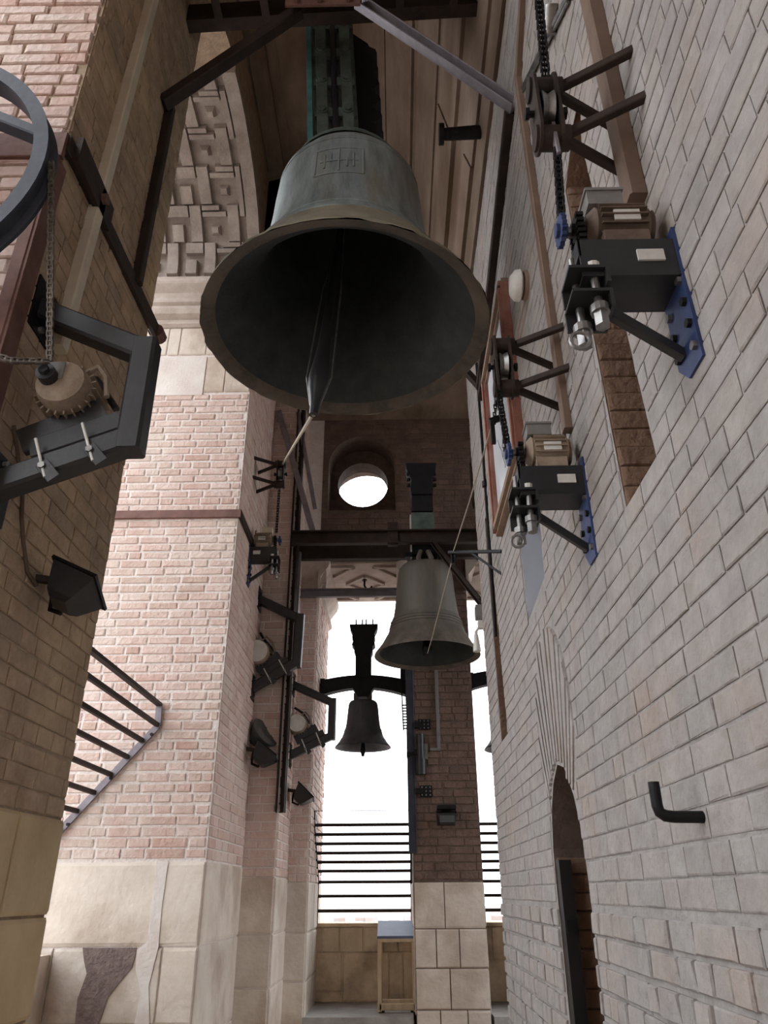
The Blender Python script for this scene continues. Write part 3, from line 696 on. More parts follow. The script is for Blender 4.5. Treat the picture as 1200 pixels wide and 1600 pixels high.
MB(SH).prism(sc_, lambda a,b,dd: (a,dd,b), 3.78, 3.92).build('scalloped_board', 'yoke_dark', hs)
MB().lathe([(.0,.12),(.36,.12),(.40,.06),(.42,0)], (-.30,3.8,6.27), n=32).build('crown_plate', 'dark_green', hs)

# second bell over the crossing
B2 = V((.364,8.0,3.90)); R2, H2 = .58, 1.06
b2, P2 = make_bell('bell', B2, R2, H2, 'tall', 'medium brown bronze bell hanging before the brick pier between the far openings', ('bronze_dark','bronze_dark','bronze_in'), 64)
for z in (.30,.335,.37): MB().lathe([(prof_r(P2,z)-.004,z-.010),(prof_r(P2,z)+.008,z),(prof_r(P2,z)-.004,z+.010)], B2, n=64).build('moulding_ring', 'bronze_dark', b2, smooth=True)
MB().tube([B2+V((0,0,.9)), B2+V((-.01,-.15,.15)), B2+V((-.013,-.24,0.0)), B2+V((-.013,-.25,-.06))], [.02,.03,.06,.035], 12).build('clapper', 'iron', b2, smooth=True)
for a in range(6):
    x, y = .12*math.cos(a*math.pi/3), .12*math.sin(a*math.pi/3); MB().tube([B2+V((x,y,1.03)), B2+V((x*1.2,y*1.2,1.12)), B2+V((x*.7,y*.7,1.22))], .03, 8).build('crown_loop', 'bronze_dark', b2, smooth=True)
y2 = thing('headstock', (.36,8.0,5.10), 'dark stepped headstock above the medium bell on the second beam', 'headstock')
MB().prism([(.22,5.06),(.50,5.06),(.49,5.55),(.47,5.62),(.49,5.70),(.47,5.80),(.50,6.0),(.48,6.1),(.53,6.22),(.55,6.34),(.17,6.34),(.19,6.22),(.24,6.1),(.22,6.0),(.25,5.8),(.23,5.7),(.25,5.62),(.23,5.55)], lambda a,b,dd: (a,dd,b), 7.98, 8.2).build('yoke_block', 'yoke_dark', y2)
MB().box((.225,7.955,5.30),(.495,7.98,5.64)).build('front_plate', 'dark_green', y2)
MB().box((.235,7.955,5.66),(.485,7.98,5.86)).box((.235,7.955,5.89),(.485,7.98,6.10)).build('front_board', 'yoke_dark', y2)
for k in range(4):
    for x in (.20,.52): MB().cyl((x,8.0,6.02+k*.08),(x,8.0,6.05+k*.08),.022,8).build('stud', 'iron', y2)
MB().box((.14,7.96,5.07),(.60,8.06,5.13)).box((.22,7.96,4.99),(.27,8.06,5.1)).box((.46,7.96,4.99),(.51,8.06,5.1)).build('hanger_iron', 'iron', y2)
MB().box((.205,7.97,5.06),(.222,8.1,5.62)).build('edge_strip', 'white', y2, label='pale edge strip')

# third and fourth bells in the far openings
def far_bell(cx, cz, R, H, lab, ylab):
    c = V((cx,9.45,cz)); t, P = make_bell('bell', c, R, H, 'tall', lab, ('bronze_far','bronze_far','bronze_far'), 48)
    MB().tube([c+V((0,0,H*.8)), c+V((0,0,.05)), c+V((0,0,-.03)), c+V((0,0,-.10))], [.012,.02,.035,.015], 10).build('clapper', 'iron', t, smooth=True)
    for xa in (-.12,.05): MB().box((cx+xa,9.40,cz+H-.01),(cx+xa+.06,9.50,cz+H+.09)).build('crown_loop', 'bronze_dark', t)
    z0 = cz+H+.08
    y = thing('headstock', (cx,9.45,z0), ylab, 'headstock')
    W = .535; top = []
    for i in range(13):
        u = -1+2*i/12; top.append((cx+W*u, z0+.235-.065*u*u))
    bot = [(cx+W*u, z0+.095*(1-u*u)-.02) if abs(u) > .15 else (cx+W*u, z0-.04) for u in [1-2*i/16 for i in range(17)]]
    MB().prism(top+bot, lambda a,b,dd: (a,dd,b), 9.38, 9.52).build('cross_arm', 'yoke_dark', y)
    zz = z0+.2
    tw = [(.10,0),(.10,.30),(.12,.34),(.12,.40),(.15,.43),(.135,.47),(.15,.53),(.14,.57),(.175,.64),(.185,.70)]
    MB().prism([(cx+a,zz+b) for a,b in tw]+[(cx-a,zz+b) for a,b in reversed(tw)], lambda a,b,dd: (a,dd,b), 9.36, 9.54).build('counterweight', 'yoke_dark', y)
    for dx in (-.10,-.02,.03,.12): MB().cyl((cx+dx,9.45,zz+.69),(cx+dx,9.45,zz+.79),.010,6).cyl((cx+dx,9.45,zz+.79),(cx+dx,9.45,zz+.86),.005,6).build('threaded_rod', 'iron', y)
    for s_ in (-1,1): MB().cyl((cx+s_*.50,9.45,z0+.12),(cx+s_*.552,9.45,z0+.12),.05,12).box((cx+s_*.515-.03,9.37,z0+.0),(cx+s_*.515+.03,9.53,z0+.19)).build('axle_bearing', 'iron', y)
    return t
far_bell(-.394, 3.18, .345, .57, 'small dark bell silhouetted in the left far opening above the railing', 'black cross shaped headstock with spikes above the small silhouetted bell')
far_bell(1.487, 3.15, .40, .66, 'dark bell half hidden behind the right wall in the right far opening', 'black headstock arm in the right far opening beside the brick pier')

# ------------------------------------------------------------------ steel frames carrying the bells
f1 = thing('steel_frame', (-.3,3.14,6.2), 'brown steel beam frame with two diagonal braces above the huge bell', 'frame')
MB().channel((XL,3.10,7.45),(.80,3.10,7.60),.09,.20,.014,side=1).build('beam', 'dark_rust', f1)
MB().channel((XL,3.28,7.49),(.80,3.28,7.64),.09,.20,.014,side=-1).build('beam', 'dark_rust', f1)
for x in (-1.25,-.9,.1,.5): MB().bar((x,3.05,7.375+(x+1.5)*.065),(x,3.33,7.40+(x+1.5)*.065),.06,.012).build('batten_plate', 'dark_rust', f1)
MB().box((-.70,2.99,7.04),(-.18,3.005,7.55)).build('gusset_plate', 'rust', f1)
for x in (-.62,-.46,-.26):
    for z in (7.08,7.2): MB().cyl((x,2.97,z),(x,2.99,z),.022,6).build('bolt', 'rust', f1)
MB().bar((-.62,3.1,7.16),(XL+.01,3.16,6.26),.08,.085,(0,1,0)).build('brace', 'dark_rust', f1)
MB().channel((-.20,3.1,7.22),(XR-.0,3.14,6.10),.06,.085,.012,V((1.12,0,1.02)).normalized(),1).build('brace', 'grey_steel', f1, label='brace with light from below painted in as grey')  # paler than its twin: light from below is put into the colour
MB().bar((XL+.03,3.24,6.34),(XL+.03,3.24,4.76),.06,.06,(0,1,0)).build('post', 'dark_rust', f1)
MB().bar((XR-.03,3.15,6.10),(XR-.03,5.44,5.60),.07,.06).build('wall_rail', 'dark_rust', f1)
MB().box((XR-.05,5.2,5.50),(XR-.005,5.5,5.66)).build('base_plate', 'dark_rust', f1)
MB().bar((.52,5.4,5.98),(XR-.02,5.44,5.60),.06,.06,(0,1,0)).build('brace', 'dark_rust', f1)

f2 = thing('steel_frame', (0,7.95,5.1), 'dark brown steel beam frame carrying the medium bell before the far wall', 'frame')
MB().channel((-1.17,7.88,5.27),(1.30,7.88,5.27),.07,.17,.014,side=1).build('beam', 'dark_rust', f2)
MB().channel((-1.17,8.26,5.27),(1.30,8.26,5.27),.07,.17,.014,side=-1).build('beam', 'dark_rust', f2)
MB().box((-.06,7.84,5.17),(.06,7.90,5.46)).build('clamp_plate', 'dark_rust', f2)
MB().bar((1.25,7.95,5.27),(1.25,6.58,5.27),.1,.15).build('wall_beam', 'dark_rust', f2)
MB().channel((.48,7.84,5.18),(XR+.01,6.66,4.02),.05,.06,.01,V((.3,0,1)),1).build('brace', 'dark_rust', f2)
MB().bar((-1.44,7.93,7.1),(-.93,7.93,5.36),.07,.06,(0,1,0)).build('brace', 'grey_steel', f2)
MB().bar((-1.20,7.97,7.1),(-.93,7.97,5.72),.05,.05,(0,1,0)).build('brace', 'grey_steel', f2)
MB().channel((-1.155,8.03,7.55),(-1.155,8.03,2.32),.10,.09,.012,(1,0,0),1).build('post', 'dark_rust', f2)
MB().bar((-1.12,8.0,7.55),(-1.12,8.0,2.32),.035,.05,(0,1,0)).build('post_flange', 'dark_rust', f2)
MB().bar((-1.10,8.10,5.2),(-1.10,8.10,4.0),.03,.05,(0,1,0)).build('post_flange', 'grey_steel', f2)
tb = MB().channel((-1.17,8.82,4.95),(.20,8.82,4.95),.05,.11,.01,side=1).build('tie_beam', 'grey_steel')  # brown beam coloured grey to carry the light from below
tag(tb, 'horizontal brown steel tie beam across the top of the left far opening', 'beam')

# flat tie bands around the piers
t = thing('tie_band', (XL+.01,PN0,4.7), 'dark steel tie band bolted round the near left pier', 'band')
MB().bar((XL+.018,PN0-.02,4.69),(XL+.018,3.70,4.77),.03,.10).build('side_bar', 'dark_rust', t)
MB().bar((-2.95,PN0-.025,4.66),(XL+.02,PN0-.025,4.66),.03,.16).build('front_bar', 'rust', t)
MB().box((XL+.03,2.33,4.64),(XL+.06,2.75,4.80)).build('splice_plate', 'dark_rust', t)
MB().cyl((XL+.06,2.62,4.72),(XL+.085,2.62,4.72),.03,6).build('bolt', 'rust', t)
MB().cyl((XL+.02,3.66,4.77),(XL+.02,3.74,4.77),.05,10).bar((XL+.02,3.72,4.68),(XL+.02,3.72,4.84),.02,.02).build('bolt', 'rust', t)
t = thing('tie_band', (XL,PC0,4.9), 'red brown steel tie band round the sunlit pink brick pier', 'band')
MB().bar((-2.98,PC0-.02,4.885),(XL+.03,PC0-.02,4.885),.03,.085).build('front_bar', 'rust', t)
MB().bar((XL+.02,PC0-.02,4.885),(XL+.02,7.6,4.885),.03,.085).build('side_bar', 'dark_rust', t)
cpst = MB().bar((XL-.03,PN0-.03,4.58),(XL-.03,PN0-.03,3.2),.06,.05,(0,1,0)).bar((XL+.004,PN0-.0,4.58),(XL+.004,PN0-.0,3.2),.012,.10,(0,1,0)).build('corner_post', 'rust')
tag(cpst, 'red brown steel post on the near corner of the left pier', 'post')

# ------------------------------------------------------------------ cable ducts and pipes
def duct(name, pts, wd, h, mt, lab, up=(1,0,0)):
    t = MB()
    for p, q in zip(pts, pts[1:]): t.bar(p, q, wd, h, up)
    return tag(t.build(name, mt), lab, 'duct', 'cable ducts')
duct('cable_duct', [(XR-.022,2.53,6.30),(XR-.022,2.88,6.02),(XR-.022,2.86,3.46)], .055, .042, 'brown_duct', 'thin brown cable duct ending above the farther motor on the right wall')
duct('cable_duct', [(XR-.03,1.69,5.4),(XR-.03,1.69,3.56)], .075, .06, 'brown_duct', 'wide brown cable duct ending above the nearer motor on the right wall')
duct('cable_duct', [(XL+.03,2.74,7.9),(XL+.03,2.60,3.75)], .07, .06, 'beige', 'long beige cable duct running up the near left pier')
o = MB().tube([(XR-.02,2.80,5.82),(XR-.02,1.9,5.10)], .016, 8).tube([(XR-.02,2.82,5.81),(XR-.02,1.93,5.10)], .008, 6).cyl((XR-.03,2.19,5.30),(XR-.03,2.10,5.38),.04,12)
tag(o.build('tie_rod', 'steel', smooth=40), 'slanting steel rod with a collar behind the upper chain', 'rod')
o = MB().cyl((.76,4.05,7.14),(.50,4.05,7.12),.055,14,.05).cyl((.50,4.05,7.12),(.44,4.05,7.12),.05,14,.045).cyl((.455,4.05,7.12),(.415,4.05,7.12),.085,12)
tag(o.build('beam_stub', 'iron', smooth=40), 'black stub beam with a round end cap right of the headstock', 'beam')
o = MB().tube([(XR-.02,5.62,6.9),(XR-.02,5.62,5.6),(XR-.02,5.60,2.8),(XR-.02,5.60,1.6)], .012, 8).cyl((XR-.02,5.61,4.72),(XR-.02,5.61,4.76),.025,10)
o = MB().tube([(XR-.015,5.62,6.9),(XR-.015,5.66,4.9),(XR-.015,5.72,3.4)], .013, 8).cyl((XR-.015,5.665,4.72),(XR-.015,5.665,4.77),.028,10)
tag(o.build('cable_pipe', 'iron', smooth=40), 'thin black vertical pipe near the far edge of the right wall', 'pipe')

# ------------------------------------------------------------------ wall mounted hammer motors, pulley brackets and chains
def frame(o, n, t):
    o, n, t = V(o), V(n), V(t)
    return lambda p: o+n*p.x+t*p.y+Z_*p.z
def hammer_motor(o, n, label, mts=('motor_brown','motor_grey')):
    xf = frame(o, n, (0,1,0)); B = lambda: MB(xf)
    t = thing('hammer_motor', o, label, 'motor', None)
    pl = B().prism([(0,.0),(.10,.0),(.15,.06),(.15,.46),(0,.46)][::-1], lambda a,b,d: (d,a,b), 0, .014).build('wall_plate', 'blue', t, label='blue painted wall plate')
    for k in range(5):
        for y in (.022,.125):
            z = .05+k*.075+(.03 if y > .1 else 0)
            B().cyl((.014,y,z),(.026,y,z),.014,6).build('bolt', 'steel' if (k+int(y>.1))%3 == 0 else 'iron', pl)
    pf = B().box((.012,.005,.405),(.285,.155,.42)).box((.012,.005,.29),(.285,.012,.405)).box((.012,.148,.29),(.285,.155,.405)).box((.012,.005,.283),(.285,.155,.29)).box((.28,.005,.36),(.288,.155,.42)).build('platform', 'black_steel', t)
    B().box((.05,-.001,.335),(.125,.005,.375)).build('label_plate', 'white', pf, label='blank white label')
    mo = B().cyl((.055,.08,.53),(.21,.08,.53),.066,20).cyl((.04,.08,.53),(.055,.08,.53),.06,20,.05).cyl((.21,.08,.53),(.235,.08,.53),.07,20,.045).box((.07,.015,.42),(.20,.145,.47))
    mo = mo.build('motor_body', mts[0], t, smooth=35)
    fn_ = B()
    for k in range(18):
        a = 2*math.pi*k/18+.1; c_, s_ = math.cos(a), math.sin(a)
        fn_.bar((.065,.08+c_*.07,.53+s_*.07),(.20,.08+c_*.07,.53+s_*.07),.005,.02,(0,c_,s_))
    fn_.build('cooling_fins', mts[0], mo)
    B().box((.09,.004,.50),(.165,.010,.54)).build('name_plate', 'white', mo, label='pale name plate')
    B().box((.12,.03,.595),(.225,.13,.65)).box((.115,.025,.648),(.23,.135,.658)).build('terminal_box', mts[1], t)
    B().cyl((.235,.08,.53),(.30,.08,.53),.018,10).build('shaft', 'steel', t)
    def sprocket(cx, cy, cz, r, w_, mt):
        nn = 16; pr = []
        for k in range(nn*2):
            a = math.pi*k/nn; q = r*(1.08 if k%2 else .9); pr.append((cy+q*math.cos(a), cz+q*math.sin(a)))
        B().prism(pr, lambda a,b,d: (d,a,b), cx, cx+w_).cyl((cx-.01,cy,cz),(cx+w_+.01,cy,cz),r*.45,12).build('sprocket', mt, t)
    sprocket(.305,.05,.505,.048,.014,'blue'); sprocket(.255,.07,.53,.042,.012,'iron'); sprocket(.255,.06,.38,.03,.012,'iron')
    ch = B()
    for k in range(9):
        z = .36+k*.022
        for y in (.025,.105): ch.box((.25,y-.008,z),(.272,y+.008,z+.013))
    ch.build('drive_chain', 'chain', t)
    for z in (.30,.215):
        B().box((.215,-.01,z),(.325,.095,z+.010)).box((.215,.085,z-.06),(.325,.095,z+.01)).box((.215,-.01,z-.05),(.225,.095,z)).build('guide_bracket', 'black_steel', t)
    for x, y, z0, z1 in ((.25,.02,.13,.40),(.29,.065,.10,.40)):
        B().cyl((x,y,z0),(x,y,z1),.012,10).build('screw_rod', 'steel', t, smooth=40)
        B().cyl((x,y,z0+.03),(x,y,z0+.055),.026,12).cyl((x,y,z0-.015),(x,y,z0+.03),.021,6).build('nut', 'steel', t)
        B().cyl((x,y,.315),(x,y,.335),.022,12).build('collar', 'white', t)
    B().lathe([(.026+.006*math.cos(a),.006*math.sin(a)) for a in [2*math.pi*k/6 for k in range(6)]], (.31,.04,.085), (0,1,.1), 14, True).build('shackle', 'steel', t, smooth=True)
    B().bar((.24,.07,.235),(.012,.10,.075),.032,.028,(0,1,0)).build('strut', 'black_steel', t)
    B().tube([(.05,.14,.56),(.03,.16,.60),(.03,.155,.68)], .008, 6).build('motor_cable', 'cable', t)
    return t
def pulley(o, n, label):
    xf = frame(o, n, (0,1,0)); B = lambda: MB(xf)
    t = thing('pulley_bracket', o, label, 'bracket')
    for z in (0, .24):
        for y in (0, .25): B().bar((0,y,z+(-.03 if y else .02)),(.25,.125,z),.028,.032).build('leg', 'dark_rust', t)
    for z in (-.005, .245): B().cyl((.22,.125,z),(.335,.125,z),.042,18).build('end_block', 'dark_rust', t, smooth=40)
    cap_ = [(.125+.062*math.cos(a), (.235 if math.sin(a) > 0 else .005)+.062*math.sin(a)) for a in [2*math.pi*(k+.5)/20 for k in range(20)]]
    for x in (.245,.315): B().prism(cap_, lambda a,b,d: (d,a,b), x, x+.010).build('cheek_plate', 'dark_rust', t)
    B().lathe([(.012,.0),(.072,.0),(.06,.02),(.072,.04),(.012,.04)], xf(V((.265,.125,.12)))-V(o)*0 if False else (.265,.125,.12), (1,0,0), 20, True).build('sheave', 'steel', t, smooth=40)
    B().cyl((.225,.125,.12),(.345,.125,.12),.012,8).cyl((.215,.125,.12),(.228,.125,.12),.022,6).cyl((.342,.125,.12),(.355,.125,.12),.022,6).build('axle_bolt', 'iron', t)
    return t
def chain(name, pts, mt, lab, pitch=.022, w_=.016, cat='chain'):
    mb = MB(); pts = [V(p) for p in pts]; cum = [0]
    for p, q in zip(pts, pts[1:]): cum.append(cum[-1]+(q-p).length)
    def at(t):
        for i in range(len(pts)-1):
            if t <= cum[i+1] or i == len(pts)-2: return pts[i]+(pts[i+1]-pts[i])*((t-cum[i])/(cum[i+1]-cum[i]))
    n_ = max(2, int(cum[-1]/pitch)); pitch = cum[-1]/n_
    mb.tube(pts, .0035, 5)
    for k in range(n_):
        p, q = at(k*pitch), at((k+1)*pitch); c = (p+q)/2; d = (q-p).normalized(); s_ = d.cross(Y_ if abs(d.y) < .8 else X_).normalized(); e = d.cross(s_)
        hw = w_*(.5 if k%2 else .38)
        for sg in (-1,1): mb.bar(c+s_*sg*hw-d*pitch*.66, c+s_*sg*hw+d*pitch*.66, .006, .014, e)
        mb.cyl(q-s_*w_*.6, q+s_*w_*.6, .0065, 6)
    return tag(mb.build(name, mt), lab, cat, 'drive chains')
hammer_motor((XR,1.55,2.835), (-1,0,0), 'nearer motor on a blue bolted plate high on the right wall')
hammer_motor((XR,2.74,2.79), (-1,0,0), 'farther motor on a narrow blue plate beside the framed panel', ('motor','motor_grey'))
hammer_motor((XL,7.08,4.40), (1,0,0), 'small motor on a dark plate high on the central left pier', ('motor','beige'))
pulley((XR,1.53,3.83), (-1,0,0), 'upper nearer pulley bracket with four dark legs on the right wall')
pulley((XR,2.76,3.72), (-1,0,0), 'farther pulley bracket with four dark legs over the framed panel')
pulley((XL,6.95,5.56), (1,0,0), 'rusty pulley bracket above the motor on the central left pier')
chain('drive_chain', [(.60,1.62,4.75),(.565,1.62,4.55),(.545,1.62,4.12),(.54,1.65,3.98)], 'chain', 'black chain running up out of the nearer pulley on the right wall', .03, .026)
chain('drive_chain', [(.545,1.63,3.74),(.515,1.60,3.40)], 'chain', 'black chain from the nearer pulley down to its blue sprocket', .022, .02)
chain('drive_chain', [(.505,2.86,3.88),(.50,2.84,3.60),(.51,2.80,3.32)], 'chain', 'black chain from the farther pulley down to its motor', .022, .022)
chain('drive_chain', [(-1.22,7.07,5.50),(-1.22,7.07,4.98)], 'chain', 'thin dark chain from the rusty pulley down to the small motor', .03, .022)
MB_ = MB().bar((.545,1.635,3.86),(.545,1.625,3.70),.012,.03,(0,1,0)); tag(MB_.build('pull_link','grey_steel'), 'flat grey steel link below the nearer pulley housing', 'link')
o = MB().tube([(.505,2.9,3.70),(.498,2.95,3.66)],.012,6)
for k in range(9): o.link((.50-.003*k,2.93,3.71-.022*k), (0,0,1), (1,0,0) if k%2 else (0,1,0), .022,.012,.005)
o.bar((.46,2.93,3.56),(.51,2.93,3.58),.018,.03).bar((.47,2.93,3.57),(.47,2.93,3.44),.02,.022,(0,1,0))
for k in range(8): o.link((.52,2.93,3.56-.022*k), (0,0,1), (1,0,0) if k%2 else (0,1,0), .022,.012,.005)
tag(o.build('hook_tackle', 'chain'), 'dangling black hook and short chain before the framed panel', 'tackle')

# ropes from the clappers
def rope(pts, lab, r=.007):
    return tag(MB().tube(pts, r, 8).build('rope', 'rope', smooth=True), lab, 'rope', 'clapper ropes')
rope([cl1, V((-.47,3.68,4.12)), V((-.82,5.4,5.02)), V((-1.19,7.02,5.78))], 'pale rope from the huge bell clapper to the rusty pulley', .012)
rope([V((.497,2.93,3.63)), V((.50,4.3,3.86)), V((.492,5.62,4.08))], 'pale rope from the hook tackle down to the bracket arm', .0045)
rope([V((.492,5.62,4.05)), V((.38,7.2,3.86)), B2+V((-.013,-.25,-.05))], 'pale rope from the bracket arm to the medium bell clapper', .005)
t = thing('rope_bracket', (XR,5.62,4.0), 'thin iron bracket arm holding the rope before the medium bell', 'bracket')
MB().bar((XR,5.16,3.885),(.46,5.62,4.085),.025,.025).build('arm', 'iron', t)
MB().bar((XR,5.24,3.73),(.62,5.42,3.99),.018,.018).build('brace', 'iron', t)
MB().lathe([(.01,0),(.05,0),(.042,.012),(.05,.024),(.01,.024)], (.48,5.62,4.03), (1,0,0), 16, True).build('sheave', 'iron', t)
MB().box((.475,5.585,4.0),(.48,5.655,4.1)).box((.505,5.585,4.0),(.51,5.655,4.1)).build('cheek_plate', 'iron', t)

# wheel and clamp brackets on the left
wc_ = V((-2.09,2.06,4.24)); RW_ = .71
t = thing('grooved_wheel', wc_, 'large dark grooved wheel cut off at the left edge', 'wheel')
MB().lathe([(RW_-.06,-.05),(RW_,-.05),(RW_,-.035),(RW_-.02,-.02),(RW_-.02,.02),(RW_,.035),(RW_,.05),(RW_-.06,.05)], wc_, (0,1,0), 72, True).build('wheel_rim', 'wheel', t, smooth=35)
for a0, a1 in ((16,151),(-21,218),(196,331),(159,38)):
    p = V((math.cos(math.radians(a0)),0,math.sin(math.radians(a0))))*(RW_-.04); d = V((math.cos(math.radians(a1)),0,math.sin(math.radians(a1))))
    L_ = -2*p.dot(d)
    MB().bar(wc_+p, wc_+p+d*L_, .05, .07, (0,1,0)).build('spoke', 'wheel', t)
for k in range(4):
    d = V((math.cos(math.radians(90*k+62)),0,math.sin(math.radians(90*k+62)))); MB().bar(wc_+d*.08, wc_+d*(RW_-.05), .05, .07, (0,1,0)).build('spoke', 'wheel', t)
MB().cyl(wc_-Y_*.08, wc_+Y_*.22, .09, 20).build('hub', 'iron', t)
MB().box((-2.3,2.18,4.02),(-1.9,2.275,4.46)).build('bearing_block', 'iron', t)
chain('drive_chain', [wc_+V((RW_*math.cos(.05),0,RW_*math.sin(.05))), (-1.318,2.29,3.44)], 'chain_light', 'pale beaded chain from the left wheel rim down to the motor', .02, .020)

def clamp_bracket(o, n, pts, tw, tm, label, face=1, lift=0):
    """square tube bracket in the X-Z plane; pts = (out, z) four corners; tm = (position along lower arm, motor radius)"""
    xf = frame(o, n, (0,1,0)); B = lambda: MB(xf)
    t = thing('clamp_bracket', o, label, 'bracket')
    P = [V((a,0,b)) for a, b in pts]
    B().bar(P[0], P[1]+(P[1]-P[0]).normalized()*tw*.3, tw, tw, (0,1,0)).build('arm', 'black_steel', t)
    B().bar(P[1]+V((0,-.001,tw*.55)), P[2]-V((0,.001,tw*.55)), tw*1.02, tw*1.02, (0,1,0)).build('outer_tube', 'black_steel', t)
    B().bar(P[2]+(P[2]-P[3]).normalized()*tw*.3, P[3], tw, tw, (0,1,0)).build('arm', 'black_steel', t)
    for q in (P[0], P[3]):
        pl = B().box((-.0,-.09,q.z-.13),(.014,.09,q.z+.13)).build('wall_plate', 'iron', t)
        for dz in (-.10,.10): B().cyl((.014,0,q.z+dz),(.03,0,q.z+dz),.016,6).build('bolt', 'steel', pl)
    d = (P[2]-P[3]).normalized(); u = V((-d.z,0,d.x)); u = u if u.z > 0 else -u
    L = (P[2]-P[3]).length; a0, a1 = P[3]+d*L*.30+u*lift, P[3]+d*L*(.88+lift*3)+u*lift
    B().bar(a0+u*(tw*.5+.025), a1+u*(tw*.5+.025), tw*.9, .05, (0,1,0)).build('lower_rail', 'black_steel', t)
    B().bar(a0+u*(tw*.5+.082)-d*.03, a1+u*(tw*.5+.105)-d*.05, tw*1.2, .035, (0,1,0)).build('motor_rail', 'black_steel', t)
    for s_ in (.38,.72):
        c = P[3]+d*L*s_
        ub = B()
        for y in (-tw*.62,): ub.cyl(c+V((0,y,0))-u*(tw*.75), c+V((0,y,0))+u*(tw*1.15), .006, 8)
        ub.build('clamp_rod', 'white', t)
        B().bar(c-V((0,tw*.6,0))-u*.005-d*0, c-V((0,tw*.6,0))-u*(tw*.95)+d*.03, .05, .012, (0,1,0)).build('clamp_plate', 'black_steel', t)
        B().cyl(c+V((0,-tw*.75,0))-u*.02, c+V((0,-tw*.55,0))-u*.02, .014, 6).build('nut', 'steel', t)
    r = tm[1]; mc = P[3]+d*L*tm[0]+u*(tw*.5+.125+r+lift)
    yy = -.10
    mo = B().lathe([(0,yy-.015),(r*.6,yy-.012),(r*.9,yy),(r,yy+.03),(r,.10),(r*.9,.13),(0,.14)], mc, (0,1,0), 28).build('motor_body', 'motor', t, smooth=35)
    fb = B()
    for k in range(22):
        a = 2*math.pi*k/22; e = V((math.cos(a),0,math.sin(a)))
        fb.bar(mc+e*(r+.008)+V((0,yy+.05,0)), mc+e*(r+.008)+V((0,.10,0)), .006, .02, e)
    fb.build('cooling_fins', 'motor', mo)
    B().bar(mc-u*(r*.95)-d*r*.7, mc-u*(r*.95)+d*r*.7, .16, .03, (0,1,0)).build('motor_foot', 'motor', mo)
    if face:
        B().cyl(mc+V((0,yy-.01,0))-d*r*.3+u*r*.2, mc+V((0,yy-.055,0))-d*r*.3+u*r*.2, r*.36, 16).cyl(mc+V((0,yy-.055,0))-d*r*.3+u*r*.2, mc+V((0,yy-.075,0))-d*r*.3+u*r*.2, r*.2, 6).build('sprocket', 'black_steel', t, smooth=35)
        B().box(mc+V((-r*.75,yy-.02,r*.0)), mc+V((r*.15,yy-.012,r*.75))).build('chain_guard', 'motor_grey', t)
    else:
        B().cyl(mc+V((0,yy-.02,0)), mc+V((0,yy-.035,0)), r*.93, 28).build('fan_cover', 'white', t, smooth=35, label='round off white fan cover')
    B().tube([mc+d*r*.6+u*r*.8, mc+d*r*1.3+u*r*1.1+V((0,.02,0)), mc+d*r*1.5+u*r*.3, mc+d*r*1.3-u*r*.6], .012, 8).build('motor_cable', 'motor', t, smooth=True)
    B().tube([mc+d*r*1.4-u*r*.7+V((0,.08,0)), mc+d*r*1.0+u*r*1.2+V((0,.10,0)), V((.02,.12,mc.z+r*2.2))], .014, 8).build('conduit', 'black_steel', t, smooth=True)
    return t
clamp_bracket((XL,2.45,0), (1,0,0), [(.0,3.83),(.485,3.595),(.49,3.17),(.0,2.97)], .096, (.66,.105), 'large black tube bracket holding a motor on the near left pier', 1, .03)
clamp_bracket((XL,7.85,0), (1,0,0), [(0,4.52),(.47,4.285),(.455,3.80),(0,3.53)], .095, (.42,.125), 'black tube bracket with a round white fan cover on the central left pier', 0)
clamp_bracket((-1.175,8.6,0), (1,0,0), [(0,3.75),(.465,3.54),(.462,3.17),(0,2.96)], .085, (.42,.10), 'smallest black tube bracket with a motor beside the far left opening', 0)
chain('drive_chain', [(-1.31,2.27,3.42),(-1.42,2.22,3.385),(-1.62,2.16,3.42)], 'chain_light', 'short pale chain leaving the near motor towards the left edge', .02, .02)
# cable down the near pier
o = MB().tube([(XL+.01,2.45,3.25),(XL+.012,2.62,3.05),(XL+.012,2.66,2.95),(XL+.012,2.72,2.86),(XL+.012,2.80,2.77),(XL+.03,2.86,2.735)], .009, 8)
tag(o.build('cable', 'cable', smooth=True), 'thin brown cable curving down the near left pier to the floodlight', 'cable')

